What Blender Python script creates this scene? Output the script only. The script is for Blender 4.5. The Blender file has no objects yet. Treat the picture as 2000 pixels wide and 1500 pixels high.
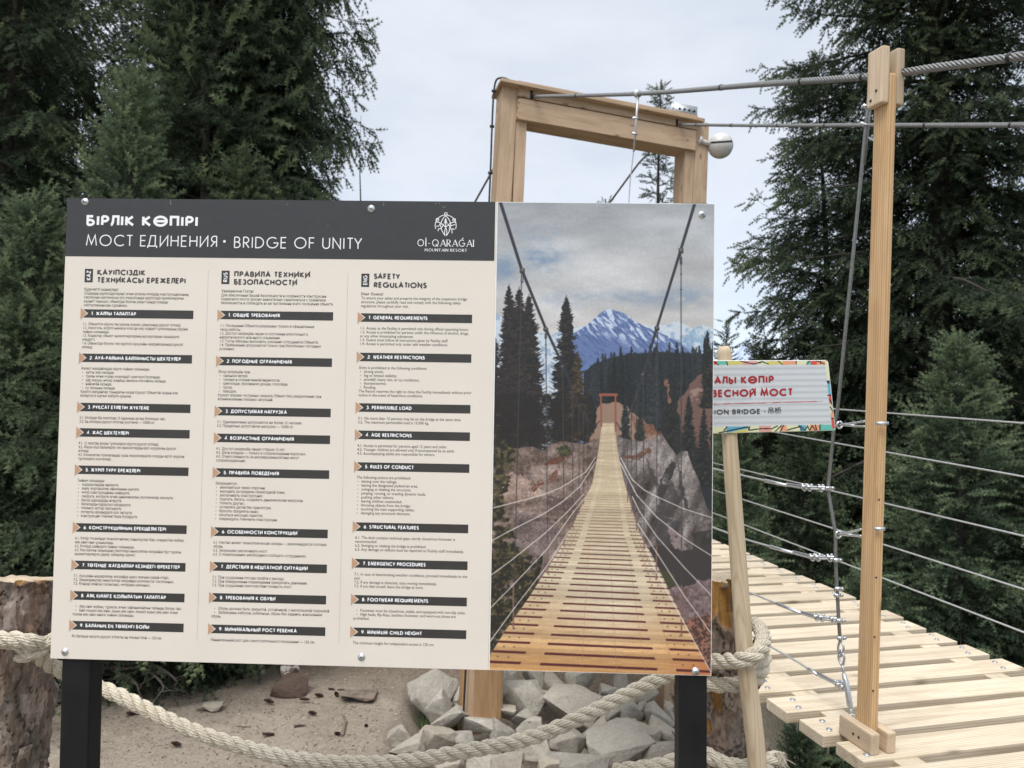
import bpy, bmesh, math, random
import numpy as np
from mathutils import Matrix, Vector

# ------------------------------------------------------------------ camera
SC = bpy.context.scene
COL = SC.collection
F_PX = 1450.0
HY = 835.0
ROLL = math.radians(1.0)
PIT = math.atan((HY - 750) / F_PX)
CAM = np.array([0, 0, 1.6])
_F = np.array([0, math.cos(PIT), math.sin(PIT)])
_U0 = np.array([0, -math.sin(PIT), math.cos(PIT)])
_R0 = np.array([1.0, 0, 0])
_R = math.cos(ROLL) * _R0 + math.sin(ROLL) * _U0
_U = -math.sin(ROLL) * _R0 + math.cos(ROLL) * _U0
cd = bpy.data.cameras.new('camera')
cam = bpy.data.objects.new('camera', cd)
COL.objects.link(cam)
cam.matrix_world = Matrix(((_R[0], _U[0], -_F[0], CAM[0]), (_R[1], _U[1], -_F[1], CAM[1]), (_R[2], _U[2], -_F[2], CAM[2]), (0, 0, 0, 1)))
cd.sensor_width = 36
cd.lens = F_PX / 2000 * 36
cd.clip_start = 0.05
cd.clip_end = 20000
cd.dof.use_dof = True
cd.dof.focus_distance = 1.75
cd.dof.aperture_fstop = 8.0
SC.camera = cam

# ------------------------------------------------------------------ sky (overcast)
SUN_EL, SUN_AZ = math.radians(60), math.radians(205)      # azimuth clockwise from +Y
w = bpy.data.worlds.new("World")
SC.world = w
w.use_nodes = True
nt = w.node_tree
nt.nodes.clear()
def wn(t, **k):
    n = nt.nodes.new(t)
    for a, b in k.items():
        setattr(n, a, b)
    return n
out = wn('ShaderNodeOutputWorld')
sky = wn('ShaderNodeTexSky', sky_type='NISHITA', sun_disc=False, sun_elevation=SUN_EL, sun_rotation=SUN_AZ, altitude=2200)
bg1 = wn('ShaderNodeBackground')
bg1.inputs['Strength'].default_value = 0.05
nt.links.new(sky.outputs[0], bg1.inputs[0])
tc = wn('ShaderNodeTexCoord')
mp = wn('ShaderNodeMapping')
mp.inputs['Scale'].default_value = (1, 1, 2.6)
nz = wn('ShaderNodeTexNoise')
nz.inputs['Scale'].default_value = 2.3
nz.inputs['Detail'].default_value = 7
nz.inputs['Roughness'].default_value = 0.55
nt.links.new(tc.outputs['Generated'], mp.inputs[0])
nt.links.new(mp.outputs[0], nz.inputs['Vector'])
cr = wn('ShaderNodeValToRGB')
cr.color_ramp.elements[0].position = 0.39
cr.color_ramp.elements[0].color = (0.51, 0.545, 0.58, 1)
cr.color_ramp.elements[1].position = 0.60
cr.color_ramp.elements[1].color = (0.655, 0.665, 0.675, 1)
nt.links.new(nz.outputs[0], cr.inputs[0])
sep = wn('ShaderNodeSeparateXYZ')
nt.links.new(tc.outputs['Generated'], sep.inputs[0])
m1 = wn('ShaderNodeMath', operation='MAXIMUM')
nt.links.new(sep.outputs[2], m1.inputs[0])
m1.inputs[1].default_value = 0.0
m2 = wn('ShaderNodeMath', operation='MULTIPLY_ADD')        # overcast sky: brighter towards the zenith
m0 = wn('ShaderNodeMath', operation='POWER')
nt.links.new(m1.outputs[0], m0.inputs[0])
m0.inputs[1].default_value = 4.0
nt.links.new(m0.outputs[0], m2.inputs[0])
m2.inputs[1].default_value = 1.7
m2.inputs[2].default_value = 0.95
bg2 = wn('ShaderNodeBackground')
nt.links.new(cr.outputs[0], bg2.inputs[0])
nt.links.new(m2.outputs[0], bg2.inputs[1])
ad = wn('ShaderNodeAddShader')
nt.links.new(bg1.outputs[0], ad.inputs[0])
nt.links.new(bg2.outputs[0], ad.inputs[1])
nt.links.new(ad.outputs[0], out.inputs[0])

ld = bpy.data.lights.new('sun', 'SUN')
ld.energy = 2.6
ld.angle = math.radians(35)
ld.color = (1.0, 0.95, 0.87)
sun = bpy.data.objects.new('sun', ld)
COL.objects.link(sun)
_sd = Vector((math.sin(SUN_AZ) * math.cos(SUN_EL), math.cos(SUN_AZ) * math.cos(SUN_EL), math.sin(SUN_EL)))
sun.rotation_euler = _sd.to_track_quat('Z', 'Y').to_euler()
sun.location = _sd * 20
SC.view_settings.view_transform = 'Standard'
SC.view_settings.look = 'None'
SC.view_settings.gamma = 1
SC.view_settings.exposure = 0.20
SC.cycles.max_bounces = 6
SC.cycles.diffuse_bounces = 3

# ------------------------------------------------------------------ helpers
def ray(px, py):
    return _F + _R * (px - 1000) / F_PX - _U * (py - 750) / F_PX
def at(px, py, d):
    return CAM + ray(px, py) * d
def pl(px, py, p0, n):
    r = ray(px, py)
    return CAM + r * (((p0 - CAM) @ n) / (r @ n))
def proj(P):
    v = np.asarray(P) - CAM
    z = v @ _F
    return 1000 + F_PX * (v @ _R) / z, 750 - F_PX * (v @ _U) / z

WM = {}
def tag(o, label=None, cat=None, group=None, kind=None):
    if label: o['label'] = label
    if cat: o['category'] = cat
    if group: o['group'] = group
    if kind: o['kind'] = kind
    return o
def thing(name, loc, label, cat, group=None):
    o = bpy.data.objects.new(name, None)
    o.empty_display_size = 0.1
    COL.objects.link(o)
    o.location = Vector(loc)
    WM[o.name] = Matrix.Translation(Vector(loc))
    return tag(o, label, cat, group)
def link(name, me, mat=None, parent=None, M=None):
    o = bpy.data.objects.new(name, me)
    COL.objects.link(o)
    M = M or Matrix.Identity(4)
    WM[o.name] = M.copy()
    if parent is not None:
        o.parent = parent
        o.matrix_local = WM[parent.name].inverted() @ M
    else:
        o.matrix_local = M
    if mat is not None and len(me.materials) == 0:
        me.materials.append(mat)
    return o
def mesh_np(name, V, faces, smooth=False):
    """V (n,3); faces an (m,k) array or a list of such arrays"""
    V = np.asarray(V, dtype=np.float32)
    if not isinstance(faces, list):
        faces = [faces]
    faces = [np.asarray(f, dtype=np.int32) for f in faces if len(f)]
    me = bpy.data.meshes.new(name)
    me.vertices.add(len(V))
    me.vertices.foreach_set('co', V.ravel())
    loops = np.concatenate([f.ravel() for f in faces])
    tot = np.concatenate([np.full(len(f), f.shape[1], np.int32) for f in faces])
    start = np.concatenate([[0], np.cumsum(tot)[:-1]]).astype(np.int32)
    me.loops.add(len(loops))
    me.loops.foreach_set('vertex_index', loops)
    me.polygons.add(len(tot))
    me.polygons.foreach_set('loop_start', start)
    me.polygons.foreach_set('loop_total', tot)
    if smooth:
        me.polygons.foreach_set('use_smooth', np.ones(len(tot), bool))
    me.update(calc_edges=True)
    me.validate()
    return me
class Geo:
    """collects quads / tris in world space for ONE mesh"""
    def __init__(s):
        s.V, s.Q, s.T, s.n = [], [], [], 0
    def add(s, V, Q=None, T=None):
        V = np.asarray(V, float).reshape(-1, 3)
        if Q is not None and len(Q): s.Q.append(np.asarray(Q) + s.n)
        if T is not None and len(T): s.T.append(np.asarray(T) + s.n)
        s.V.append(V)
        s.n += len(V)
    def mesh(s, name, smooth=False):
        f = []
        if s.Q: f.append(np.concatenate(s.Q))
        if s.T: f.append(np.concatenate(s.T))
        return mesh_np(name, np.concatenate(s.V), f, smooth)
    def tube(s, P, r, k=8, cap=True):
        P = np.asarray(P, float)
        n = len(P)
        r = np.broadcast_to(np.asarray(r, float), (n,))
        A, B = frames(P)
        a = np.linspace(0, 2 * np.pi, k, endpoint=False)
        V = P[:, None] + r[:, None, None] * (A[:, None] * np.cos(a)[None, :, None] + B[:, None] * np.sin(a)[None, :, None])
        i = np.arange(n - 1)[:, None] * k
        j = np.arange(k)[None]
        j2 = (j + 1) % k
        Q = np.stack([i + j, i + j2, i + k + j2, i + k + j], -1).reshape(-1, 4)
        VV = V.reshape(-1, 3)
        T = []
        if cap:
            VV = np.concatenate([VV, P[:1], P[-1:]])
            c0, c1 = n * k, n * k + 1
            for q in range(k):
                T.append((c0, (q + 1) % k, q))
                T.append((c1, (n - 1) * k + q, (n - 1) * k + (q + 1) % k))
        s.add(VV, Q, T)
    def box(s, M, sx, sy, sz):
        """box centred at M's origin with full sizes"""
        c = np.array([(x, y, z) for x in (-.5, .5) for y in (-.5, .5) for z in (-.5, .5)]) * (sx, sy, sz)
        A = np.array(M)
        V = c @ A[:3, :3].T + A[:3, 3]
        s.add(V, [(0, 1, 3, 2), (4, 6, 7, 5), (0, 4, 5, 1), (2, 3, 7, 6), (0, 2, 6, 4), (1, 5, 7, 3)])
def frames(P):
    n = len(P)
    T = np.gradient(P, axis=0)
    T /= np.linalg.norm(T, axis=1)[:, None] + 1e-12
    ref = np.array([0, 0, 1.0]) if abs(T[0, 2]) < 0.9 else np.array([1.0, 0, 0])
    A = np.zeros_like(P)
    a = np.cross(T[0], ref)
    a /= np.linalg.norm(a)
    for i in range(n):
        a = a - T[i] * (a @ T[i])
        a /= np.linalg.norm(a)
        A[i] = a
    return A, np.cross(T, A)
def spline(P, m=12):
    """Catmull-Rom through P"""
    P = np.asarray(P, float)
    Q = np.concatenate([[2 * P[0] - P[1]], P, [2 * P[-1] - P[-2]]])
    outp = []
    t = np.linspace(0, 1, m, endpoint=False)[:, None]
    for i in range(1, len(Q) - 2):
        p0, p1, p2, p3 = Q[i - 1], Q[i], Q[i + 1], Q[i + 2]
        outp.append(.5 * (2 * p1 + (p2 - p0) * t + (2 * p0 - 5 * p1 + 4 * p2 - p3) * t * t + (3 * p1 - p0 - 3 * p2 + p3) * t ** 3))
    outp.append(P[-1:])
    return np.concatenate(outp)
def resample(P, step):
    P = np.asarray(P, float)
    d = np.concatenate([[0], np.cumsum(np.linalg.norm(np.diff(P, axis=0), axis=1))])
    m = max(2, int(d[-1] / step) + 1)
    q = np.linspace(0, d[-1], m)
    return np.stack([np.interp(q, d, P[:, i]) for i in range(3)], -1)
def strands(geo, path, R, n, pitch, rs, k=6, core=True, phase=0.0):
    """a laid rope: n strands wound round the path"""
    P = resample(path, pitch / 10)
    A, B = frames(P)
    L = np.concatenate([[0], np.cumsum(np.linalg.norm(np.diff(P, axis=0), axis=1))])
    for q in range(n):
        a = L / pitch * 2 * np.pi + q * 2 * np.pi / n + phase
        C = P + (R - rs) * (A * np.cos(a)[:, None] + B * np.sin(a)[:, None])
        geo.tube(C, rs, k)
    if core:
        geo.tube(P[::3], R * 0.6, 6)
def frame_of(p0, p1, up):
    x = Vector(p1) - Vector(p0)
    L = x.length
    x.normalize()
    up = Vector(up)
    z = (up - x * up.dot(x)).normalized()
    y = z.cross(x)
    M = Matrix(((x[0], y[0], z[0], p0[0]), (x[1], y[1], z[1], p0[1]), (x[2], y[2], z[2], p0[2]), (0, 0, 0, 1)))
    return M, L
def wood_box(name, p0, p1, wy, wz, up, mat, parent, bevel=0.004, jitter=0.0, seed=0):
    """bar along its own local X from p0 to p1, centred in y / z"""
    M, L = frame_of(p0, p1, up)
    bm = bmesh.new()
    bmesh.ops.create_cube(bm, size=1)
    for v in bm.verts:
        v.co = Vector(((v.co.x + .5) * L, v.co.y * wy, v.co.z * wz))
    if bevel:
        bmesh.ops.bevel(bm, geom=bm.edges[:], offset=bevel, segments=2, affect='EDGES', profile=0.6)
    me = bpy.data.meshes.new(name)
    bm.to_mesh(me)
    bm.free()
    return link(name, me, mat, parent, M)
def lathe(geo, M, prof, k=16):
    """profile [(r, z)...] spun about local z"""
    A = np.array(M)
    a = np.linspace(0, 2 * np.pi, k, endpoint=False)
    V = np.array([[(r * math.cos(q), r * math.sin(q), z) for q in a] for r, z in prof]).reshape(-1, 3)
    V = V @ A[:3, :3].T + A[:3, 3]
    n = len(prof)
    i = np.arange(n - 1)[:, None] * k
    j = np.arange(k)[None]
    j2 = (j + 1) % k
    geo.add(V, np.stack([i + j, i + j2, i + k + j2, i + k + j], -1).reshape(-1, 4))

# ------------------------------------------------------------------ materials
def srgb(r, g, b):
    f = lambda c: (c / 255 / 12.92) if c / 255 <= .04045 else ((c / 255 + .055) / 1.055) ** 2.4
    return (f(r), f(g), f(b), 1)
class Mat:
    def __init__(s, name, rough=0.7, metal=0.0, spec=0.5):
        s.m = bpy.data.materials.new(name)
        s.m.use_nodes = True
        s.nt = s.m.node_tree
        s.b = s.nt.nodes['Principled BSDF']
        s.b.inputs['Roughness'].default_value = rough
        s.b.inputs['Metallic'].default_value = metal
        s.b.inputs['Specular IOR Level'].default_value = spec
        s.tc = s.nt.nodes.new('ShaderNodeTexCoord')
        s.oi = None
    def n(s, t, **k):
        x = s.nt.nodes.new(t)
        for a, b in k.items():
            setattr(x, a, b)
        return x
    def l(s, a, b):
        s.nt.links.new(a, b)
    def coord(s, scale=(1, 1, 1), rnd=True, out='Object'):
        mp = s.n('ShaderNodeMapping')
        mp.inputs['Scale'].default_value = scale
        s.l(s.tc.outputs[out], mp.inputs[0])
        if rnd:
            if s.oi is None:
                s.oi = s.n('ShaderNodeObjectInfo')
            mu = s.n('ShaderNodeMath', operation='MULTIPLY')
            mu.inputs[1].default_value = 37.0
            s.l(s.oi.outputs['Random'], mu.inputs[0])
            s.l(mu.outputs[0], mp.inputs['Location'])
        return mp.outputs[0]
    def noise(s, co, scale, detail=4, rough=0.55, dist=0.0):
        x = s.n('ShaderNodeTexNoise')
        x.inputs['Scale'].default_value = scale
        x.inputs['Detail'].default_value = detail
        x.inputs['Roughness'].default_value = rough
        x.inputs['Distortion'].default_value = dist
        s.l(co, x.inputs['Vector'])
        return x.outputs[0]
    def ramp(s, fac, stops):
        x = s.n('ShaderNodeValToRGB')
        e = x.color_ramp.elements
        while len(e) < len(stops):
            e.new(0.5)
        for q, (p, c) in zip(e, stops):
            q.position = p
            q.color = c if len(c) == 4 else (*c, 1)
        s.l(fac, x.inputs[0])
        return x.outputs[0]
    def mix(s, fac, a, b, mode='MIX'):
        x = s.n('ShaderNodeMix', data_type='RGBA', blend_type=mode)
        for sock, v in ((x.inputs[0], fac), (x.inputs[6], a), (x.inputs[7], b)):
            if isinstance(v, (int, float)): sock.default_value = v
            elif isinstance(v, tuple): sock.default_value = v if len(v) == 4 else (*v, 1)
            else: s.l(v, sock)
        return x.outputs[2]
    def color(s, c):
        if isinstance(c, tuple): s.b.inputs['Base Color'].default_value = c
        else: s.l(c, s.b.inputs['Base Color'])
        return s
    def bump(s, h, strength=0.4, dist=0.01):
        x = s.n('ShaderNodeBump')
        x.inputs['Strength'].default_value = strength
        x.inputs['Distance'].default_value = dist
        s.l(h, x.inputs['Height'])
        s.l(x.outputs[0], s.b.inputs['Normal'])
        return s
def plain(name, c, rough=0.6, metal=0.0, var=0.12, scale=30):
    m = Mat(name, rough, metal)
    nz = m.noise(m.coord(), scale, 5)
    k = tuple(x * (1 - var) for x in c[:3])
    k2 = tuple(min(1, x * (1 + var)) for x in c[:3])
    m.color(m.ramp(nz, [(0.3, k), (0.7, k2)]))
    m.bump(nz, 0.08, 0.002)
    return m.m
def wood(name, dark, mid, light, knots=True, ring=.42, kn=1.0, weather=0.0):
    """sawn softwood: long figure along the local x axis, thin late-wood lines, small knots, stains"""
    m = Mat(name, 0.66, 0, 0.25)
    co = m.coord((0.9, 9, 9))
    g1 = m.noise(co, 3.0, 5, 0.6, 0.6)
    g2 = m.noise(m.coord((1.2, 70, 70)), 2.0, 3, 0.6)
    st = m.noise(m.coord((1.6, 3.5, 3.5)), 1.6, 5, 0.65, .4)
    wv = m.n('ShaderNodeTexWave', wave_type='RINGS', rings_direction='X')
    wv.inputs['Scale'].default_value = 11.0
    wv.inputs['Distortion'].default_value = 7.0
    wv.inputs['Detail'].default_value = 3
    wv.inputs['Detail Scale'].default_value = 0.35
    m.l(m.coord((0.22, 4.2, 4.2)), wv.inputs['Vector'])
    line = m.ramp(wv.outputs['Fac'], [(0.02, (1, 1, 1)), (0.20, (.25, .25, .25)), (0.45, (0, 0, 0))])
    c = m.ramp(g1, [(0.28, dark), (0.5, mid), (0.72, light)])
    mul = m.n('ShaderNodeMath', operation='MULTIPLY')
    mul.inputs[1].default_value = ring
    m.l(line, mul.inputs[0])
    late = tuple(q * k for q, k in zip(dark[:3], (.78, .70, .62)))
    c = m.mix(mul.outputs[0], c, late)
    c = m.mix(0.20, c, m.ramp(g2, [(0.35, dark), (0.6, light)]))
    c = m.mix(m.ramp(st, [(0.50, (0, 0, 0)), (0.78, (.42, .42, .42))]), c, tuple(q * k for q, k in zip(dark[:3], (.80, .74, .68))))
    if weather:
        c = m.mix(weather, c, (.50, .48, .44))
    m.noise(m.coord(), 1.0, 0)
    hv = m.n('ShaderNodeHueSaturation')
    mr = m.n('ShaderNodeMapRange')
    m.l(m.oi.outputs['Random'], mr.inputs[0])
    mr.inputs[3].default_value = 0.84
    mr.inputs[4].default_value = 1.08
    m.l(mr.outputs[0], hv.inputs['Value'])
    m.l(c, hv.inputs['Color'])
    c = hv.outputs[0]
    if knots:
        vo = m.n('ShaderNodeTexVoronoi', feature='F1')
        vo.inputs['Scale'].default_value = 1.0
        m.l(m.coord((2.6 * kn, 7 * kn, 7 * kn)), vo.inputs['Vector'])
        kf = m.ramp(vo.outputs['Distance'], [(0.05, (.85, .85, .85)), (0.11, (.25, .25, .25)), (0.16, (0, 0, 0))])
        c = m.mix(kf, c, tuple(x * 0.42 for x in dark[:3]))
    m.color(c)
    m.bump(g2, 0.35, 0.002)
    return m.m

M_PANEL = Mat('panel_cream', 0.42, 0, 0.4)
_z = M_PANEL.noise(M_PANEL.coord(), 6, 5)
M_PANEL.color(M_PANEL.ramp(_z, [(0.3, (0.705, 0.65, 0.58)), (0.7, (0.74, 0.685, 0.615))]))
M_PANEL.bump(M_PANEL.noise(M_PANEL.coord(), 220, 2), 0.04, 0.001)
M_PANEL = M_PANEL.m
M_EDGE = plain('panel_white_edge', (0.82, 0.82, 0.82), 0.4)
M_DARK = plain('print_charcoal', (0.034, 0.0345, 0.037), 0.42, 0, 0.08, 40)
M_BANNER = plain('print_banner', (0.038, 0.037, 0.035), 0.42, 0, 0.08, 40)
M_TAN = plain('print_tan', (0.50, 0.30, 0.19), 0.45, 0, 0.05)
M_WHITE = plain('print_white', (0.84, 0.85, 0.87), 0.4, 0, 0.03)
M_INK = plain('print_ink', (0.06, 0.055, 0.052), 0.5, 0, 0.05)
M_INKGREY = plain('print_body_ink', (0.085, 0.08, 0.075), 0.5, 0, 0.05)
M_LINE = plain('print_hairline', (0.55, 0.50, 0.45), 0.5, 0, 0.03)
M_RED = plain('print_red', (0.36, 0.02, 0.025), 0.4, 0, 0.05)
M_BLACKSTEEL = plain('black_painted_steel', (0.010, 0.0105, 0.012), 0.5, 0, 0.3, 12)
M_BLACKSTEEL.node_tree.nodes['Principled BSDF'].inputs['Specular IOR Level'].default_value = .22
M_STEEL = plain('galvanised_steel', (0.50, 0.52, 0.54), 0.38, 0.75, 0.15, 80)
M_ZINC = plain('zinc_fitting', (0.62, 0.64, 0.66), 0.30, 0.8, 0.12, 60)
M_CABLE = plain('steel_wire_rope', (0.21, 0.21, 0.205), 0.42, 0.6, 0.2, 120)
M_WIRE = plain('thin_steel_wire', (0.52, 0.53, 0.54), 0.40, 0.6, 0.1, 120)
M_RUBBER = plain('black_rubber', (0.015, 0.016, 0.018), 0.6)
M_ARCH = wood('pine_beam', (0.34, 0.225, 0.135, 1), (0.53, 0.375, 0.245, 1), (0.63, 0.465, 0.32, 1), True, .85, 1.5, .08)
M_ARCHW = wood('pine_leg_warm', (0.30, 0.17, 0.08, 1), (0.47, 0.30, 0.165, 1), (0.57, 0.38, 0.22, 1), True, .8, 1.3)
M_DECK = wood('deck_plank_wood', (0.46, 0.36, 0.245, 1), (0.67, 0.575, 0.43, 1), (0.76, 0.675, 0.53, 1), True, .85, 1.0, .08)
M_POST = wood('post_wood', (0.42, 0.255, 0.125, 1), (0.58, 0.385, 0.205, 1), (0.66, 0.46, 0.27, 1), True, .8, 1.2)
M_BLOCK = wood('block_wood', (0.44, 0.33, 0.225, 1), (0.60, 0.475, 0.34, 1), (0.68, 0.55, 0.41, 1))

# ------------------------------------------------------------------ noise
def _hash(ix, iy, iz, seed):
    h = (ix * 374761393 + iy * 668265263 + iz * 2147483647 + seed * 144665) & 0xffffffff
    h = ((h ^ (h >> 13)) * 1274126177) & 0xffffffff
    h = (h ^ (h >> 16)) & 0xffff
    return h / 65535.0
def vnoise(P, seed=0):
    P = np.asarray(P, float)
    i = np.floor(P).astype(np.int64)
    f = P - i
    f = f * f * (3 - 2 * f)
    r = 0
    for dx in (0, 1):
        for dy in (0, 1):
            for dz in (0, 1):
                wgt = (f[..., 0] if dx else 1 - f[..., 0]) * (f[..., 1] if dy else 1 - f[..., 1]) * (f[..., 2] if dz else 1 - f[..., 2])
                r = r + wgt * _hash(i[..., 0] + dx, i[..., 1] + dy, i[..., 2] + dz, seed)
    return r
def fbm(P, octv=4, seed=0, gain=0.5):
    P = np.asarray(P, float)
    a, s, t = 1.0, 0, 0
    for o in range(octv):
        s = s + a * vnoise(P * 2 ** o + 17.3 * o, seed + o)
        t += a
        a *= gain
    return s / t
def sstep(x, a, b):
    t = np.clip((x - a) / (b - a), 0, 1)
    return t * t * (3 - 2 * t)

# ------------------------------------------------------------------ ground
def ground_z(x, y):
    x = np.asarray(x, float)
    y = np.asarray(y, float)
    z = -0.5 * sstep(y, 1.4, 3.6)
    P = np.stack([x, y, np.zeros_like(x)], -1)
    z = z + (fbm(P * 0.55, 3, 3) - .5) * 0.16 * sstep(y, 2, 4)
    z = z + sstep(y, 6.5, 11) * 0.35
    x_ = x - np.clip(y - 3.0, 0, 4) * .28
    gully = sstep(x_, .95, 3.2) * sstep(y, 0.5, 2.4)
    z = z - gully * 3.4
    z = z + sstep(np.hypot(x, y), 20, 90) * -6
    z = z - .30 * sstep(x, -.85, -.5) * sstep(y, 4.2, 4.6) * (1 - sstep(y, 6.1, 6.6))
    return z
def axis_pts(segs):
    o = []
    for a, b, st in segs:
        o.append(np.arange(a, b, st))
    return np.concatenate(o + [np.array([segs[-1][1]])])
gx = axis_pts([(-4000, -400, 600), (-400, -40, 60), (-40, -6, 2), (-6, 2.2, .03), (2.2, 8, .2), (8, 40, 2), (40, 400, 60), (400, 4000, 600)])
gy = axis_pts([(-400, -20, 60), (-20, 0, 4), (0, 3.6, .3), (3.6, 8.2, .03), (8.2, 16, .25), (16, 40, 2), (40, 400, 60), (400, 6000, 700)])
GX, GY = np.meshgrid(gx, gy)
GZ = ground_z(GX, GY)
near = (sstep(GX, -6, -5.5) * (1 - sstep(GX, 2.0, 2.2)) * sstep(GY, 3.6, 3.9) * (1 - sstep(GY, 7.8, 8.2)))
PP = np.stack([GX, GY, 0 * GX], -1)
GZ = GZ + near * ((fbm(PP * 9, 3, 11) - .5) * .035 + (fbm(PP * 3, 2, 12) - .5) * .06)
ny, nx = GX.shape
ii = (np.arange(ny - 1)[:, None] * nx + np.arange(nx - 1)[None]).ravel()
Q = np.stack([ii, ii + 1, ii + nx + 1, ii + nx], -1)
mg = Mat('sandy_ground', 0.95, 0, 0.15)
co = mg.coord((1, 1, 1), rnd=False)
n1 = mg.noise(co, 2.2, 6, 0.6)
n2 = mg.noise(co, 38, 5, 0.75)
n3 = mg.noise(co, 110, 3, 0.6)
c = mg.ramp(n1, [(0.3, (0.20, 0.165, 0.128)), (0.62, (0.30, 0.258, 0.208))])
c = mg.mix(0.55, c, mg.ramp(n2, [(0.30, (0.13, 0.095, 0.07)), (0.50, (0.285, 0.243, 0.197)), (0.72, (0.42, 0.37, 0.305))]))
c = mg.mix(mg.ramp(n3, [(0.60, (0, 0, 0)), (0.70, (0.7, 0.7, 0.7))]), c, (0.50, 0.43, 0.36))
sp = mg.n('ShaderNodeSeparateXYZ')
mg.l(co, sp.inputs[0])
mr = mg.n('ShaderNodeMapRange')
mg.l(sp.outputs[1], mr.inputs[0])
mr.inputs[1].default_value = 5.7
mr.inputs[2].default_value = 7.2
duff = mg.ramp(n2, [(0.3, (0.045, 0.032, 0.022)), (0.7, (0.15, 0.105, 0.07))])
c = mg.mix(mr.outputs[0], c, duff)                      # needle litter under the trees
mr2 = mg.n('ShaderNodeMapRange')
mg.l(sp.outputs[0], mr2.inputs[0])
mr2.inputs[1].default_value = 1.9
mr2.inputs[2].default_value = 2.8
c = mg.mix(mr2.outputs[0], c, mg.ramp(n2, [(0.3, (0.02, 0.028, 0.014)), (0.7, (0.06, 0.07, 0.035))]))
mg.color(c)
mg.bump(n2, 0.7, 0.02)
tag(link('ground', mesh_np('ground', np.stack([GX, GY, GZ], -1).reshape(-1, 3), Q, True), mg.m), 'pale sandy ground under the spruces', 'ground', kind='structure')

# distant peak
rng = np.random.default_rng(5)
mx = np.linspace(-1, 1, 60)
def peak(name, px, py, wpx, hpx, d, lab, seed):
    base = at(px, py + hpx, d)
    top = at(px, py, d)
    W = wpx / F_PX * d
    H = top[2] - base[2] + 0.01 * d
    U, Vv = np.meshgrid(np.linspace(-1, 1, 50), np.linspace(-1, 1, 50))
    r = np.abs(U) * .8 + np.abs(Vv) * .3 + .25 * np.hypot(U, Vv)
    h = np.clip(1 - r, 0, 1)
    P = np.stack([U * 3, Vv * 3, 0 * U + seed], -1)
    h = h * (0.7 + .6 * fbm(P, 4, seed)) + np.clip(1 - r, 0, .1) * 3 * (fbm(P * 3, 3, seed + 9) - .5)
    V = np.stack([top[0] + U * W, top[1] + Vv * W, base[2] - .02 * d + h * H - np.where(h < .02, .3 * d, 0)], -1).reshape(-1, 3)
    i2 = (np.arange(49)[:, None] * 50 + np.arange(49)[None]).ravel()
    m = plain('haze_tinted_rock', (0.40, 0.47, 0.62), 0.9, 0, 0.15, 0.004)  # blue of the distant air haze painted into the rock colour
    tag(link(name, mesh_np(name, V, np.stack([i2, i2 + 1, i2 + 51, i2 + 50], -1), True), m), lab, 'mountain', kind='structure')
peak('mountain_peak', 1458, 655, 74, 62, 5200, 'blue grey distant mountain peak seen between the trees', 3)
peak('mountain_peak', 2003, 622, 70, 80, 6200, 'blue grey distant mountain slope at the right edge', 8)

# ------------------------------------------------------------------ bridge frames
D = ray(610, 725)
D = D / np.linalg.norm(D)
S = np.cross(D, [0, 0, 1])
S /= np.linalg.norm(S)
N = np.cross(S, D)
O = at(1498, 1364, 2.75)
n_h = np.array([D[0], D[1], 0])
n_h /= np.linalg.norm(n_h)
A0 = at(965, 300, 5.7)
UP = np.array([0, 0, 1.0])
def dk(d, s, h=0.0):
    return O + D * d + S * s + N * h
def ap(px, py, off=0.0):
    """point on the portal plane (off metres behind it)"""
    return pl(px, py, A0 + n_h * off, n_h)
def np_(px, py, s=0.165):
    return pl(px, py, O + S * s, S)
def fp(px, py):
    return pl(px, py, O + S * 1.285, S)

# ------------------------------------------------------------------ timber portal
arch = thing('timber_portal', ap(940, 1420), 'tall pine timber portal of two posts and a beam behind the information board', 'portal')
def apost(b, t, wpx, dep, off, mat, nm='leg'):
    p0, p1 = ap(*b, off), ap(*t, off)
    return wood_box(nm, p0, p1, wpx, dep, n_h, mat, arch, 0.006)
apost((920, 1425), (991, 167), 0.122, 0.20, 0.10, M_ARCH)
apost((962, 1425), (1012.5, 240), 0.088, 0.19, 0.105, M_ARCH, 'inner_post')
apost((904, 1425), (909, 1296), 0.06, 0.10, 0.16, M_ARCHW, 'base_timber')
apost((1318, 1420), (1361, 247), 0.122, 0.20, 0.10, M_ARCH)
apost((1293, 1420), (1337, 298), 0.088, 0.19, 0.105, M_ARCH, 'inner_post')
apost((951, 1428), (955.5, 1270), 0.205, 0.024, -0.014, M_ARCHW, 'base_timber')
def aboard(nm, l, r, h, dep, off, mat):
    return wood_box(nm, ap(*l, off), ap(*r, off), dep, h, UP, mat, arch, 0.004)
aboard('beam', (1005, 175), (1352, 241.5), 0.066, 0.19, 0.075, M_ARCH)
aboard('beam', (1005, 190), (1352, 255), 0.066, 0.194, 0.075, M_ARCH)
aboard('beam', (1004, 221), (1348, 283), 0.168, 0.20, 0.075, M_ARCH)
wood_box('cap_board', ap(979, 154.5, -.08) + n_h * .16, ap(1377, 234.5, -.08) + n_h * .16, 0.32, 0.028, UP, M_ARCH, arch, 0.004)
for (x, y, h) in ((1038, 181, .10), (1322, 237, .075)):
    g = Geo()
    M = Matrix.Translation(Vector(ap(x, y, -0.022)))
    g.box(M @ Matrix.Rotation(math.atan2(n_h[1], n_h[0]) - math.pi / 2, 4, 'Z'), 0.02, 0.012, h)
    link('cable_slot', g.mesh('cable_slot'), M_RUBBER, arch)
g = Geo()
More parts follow.
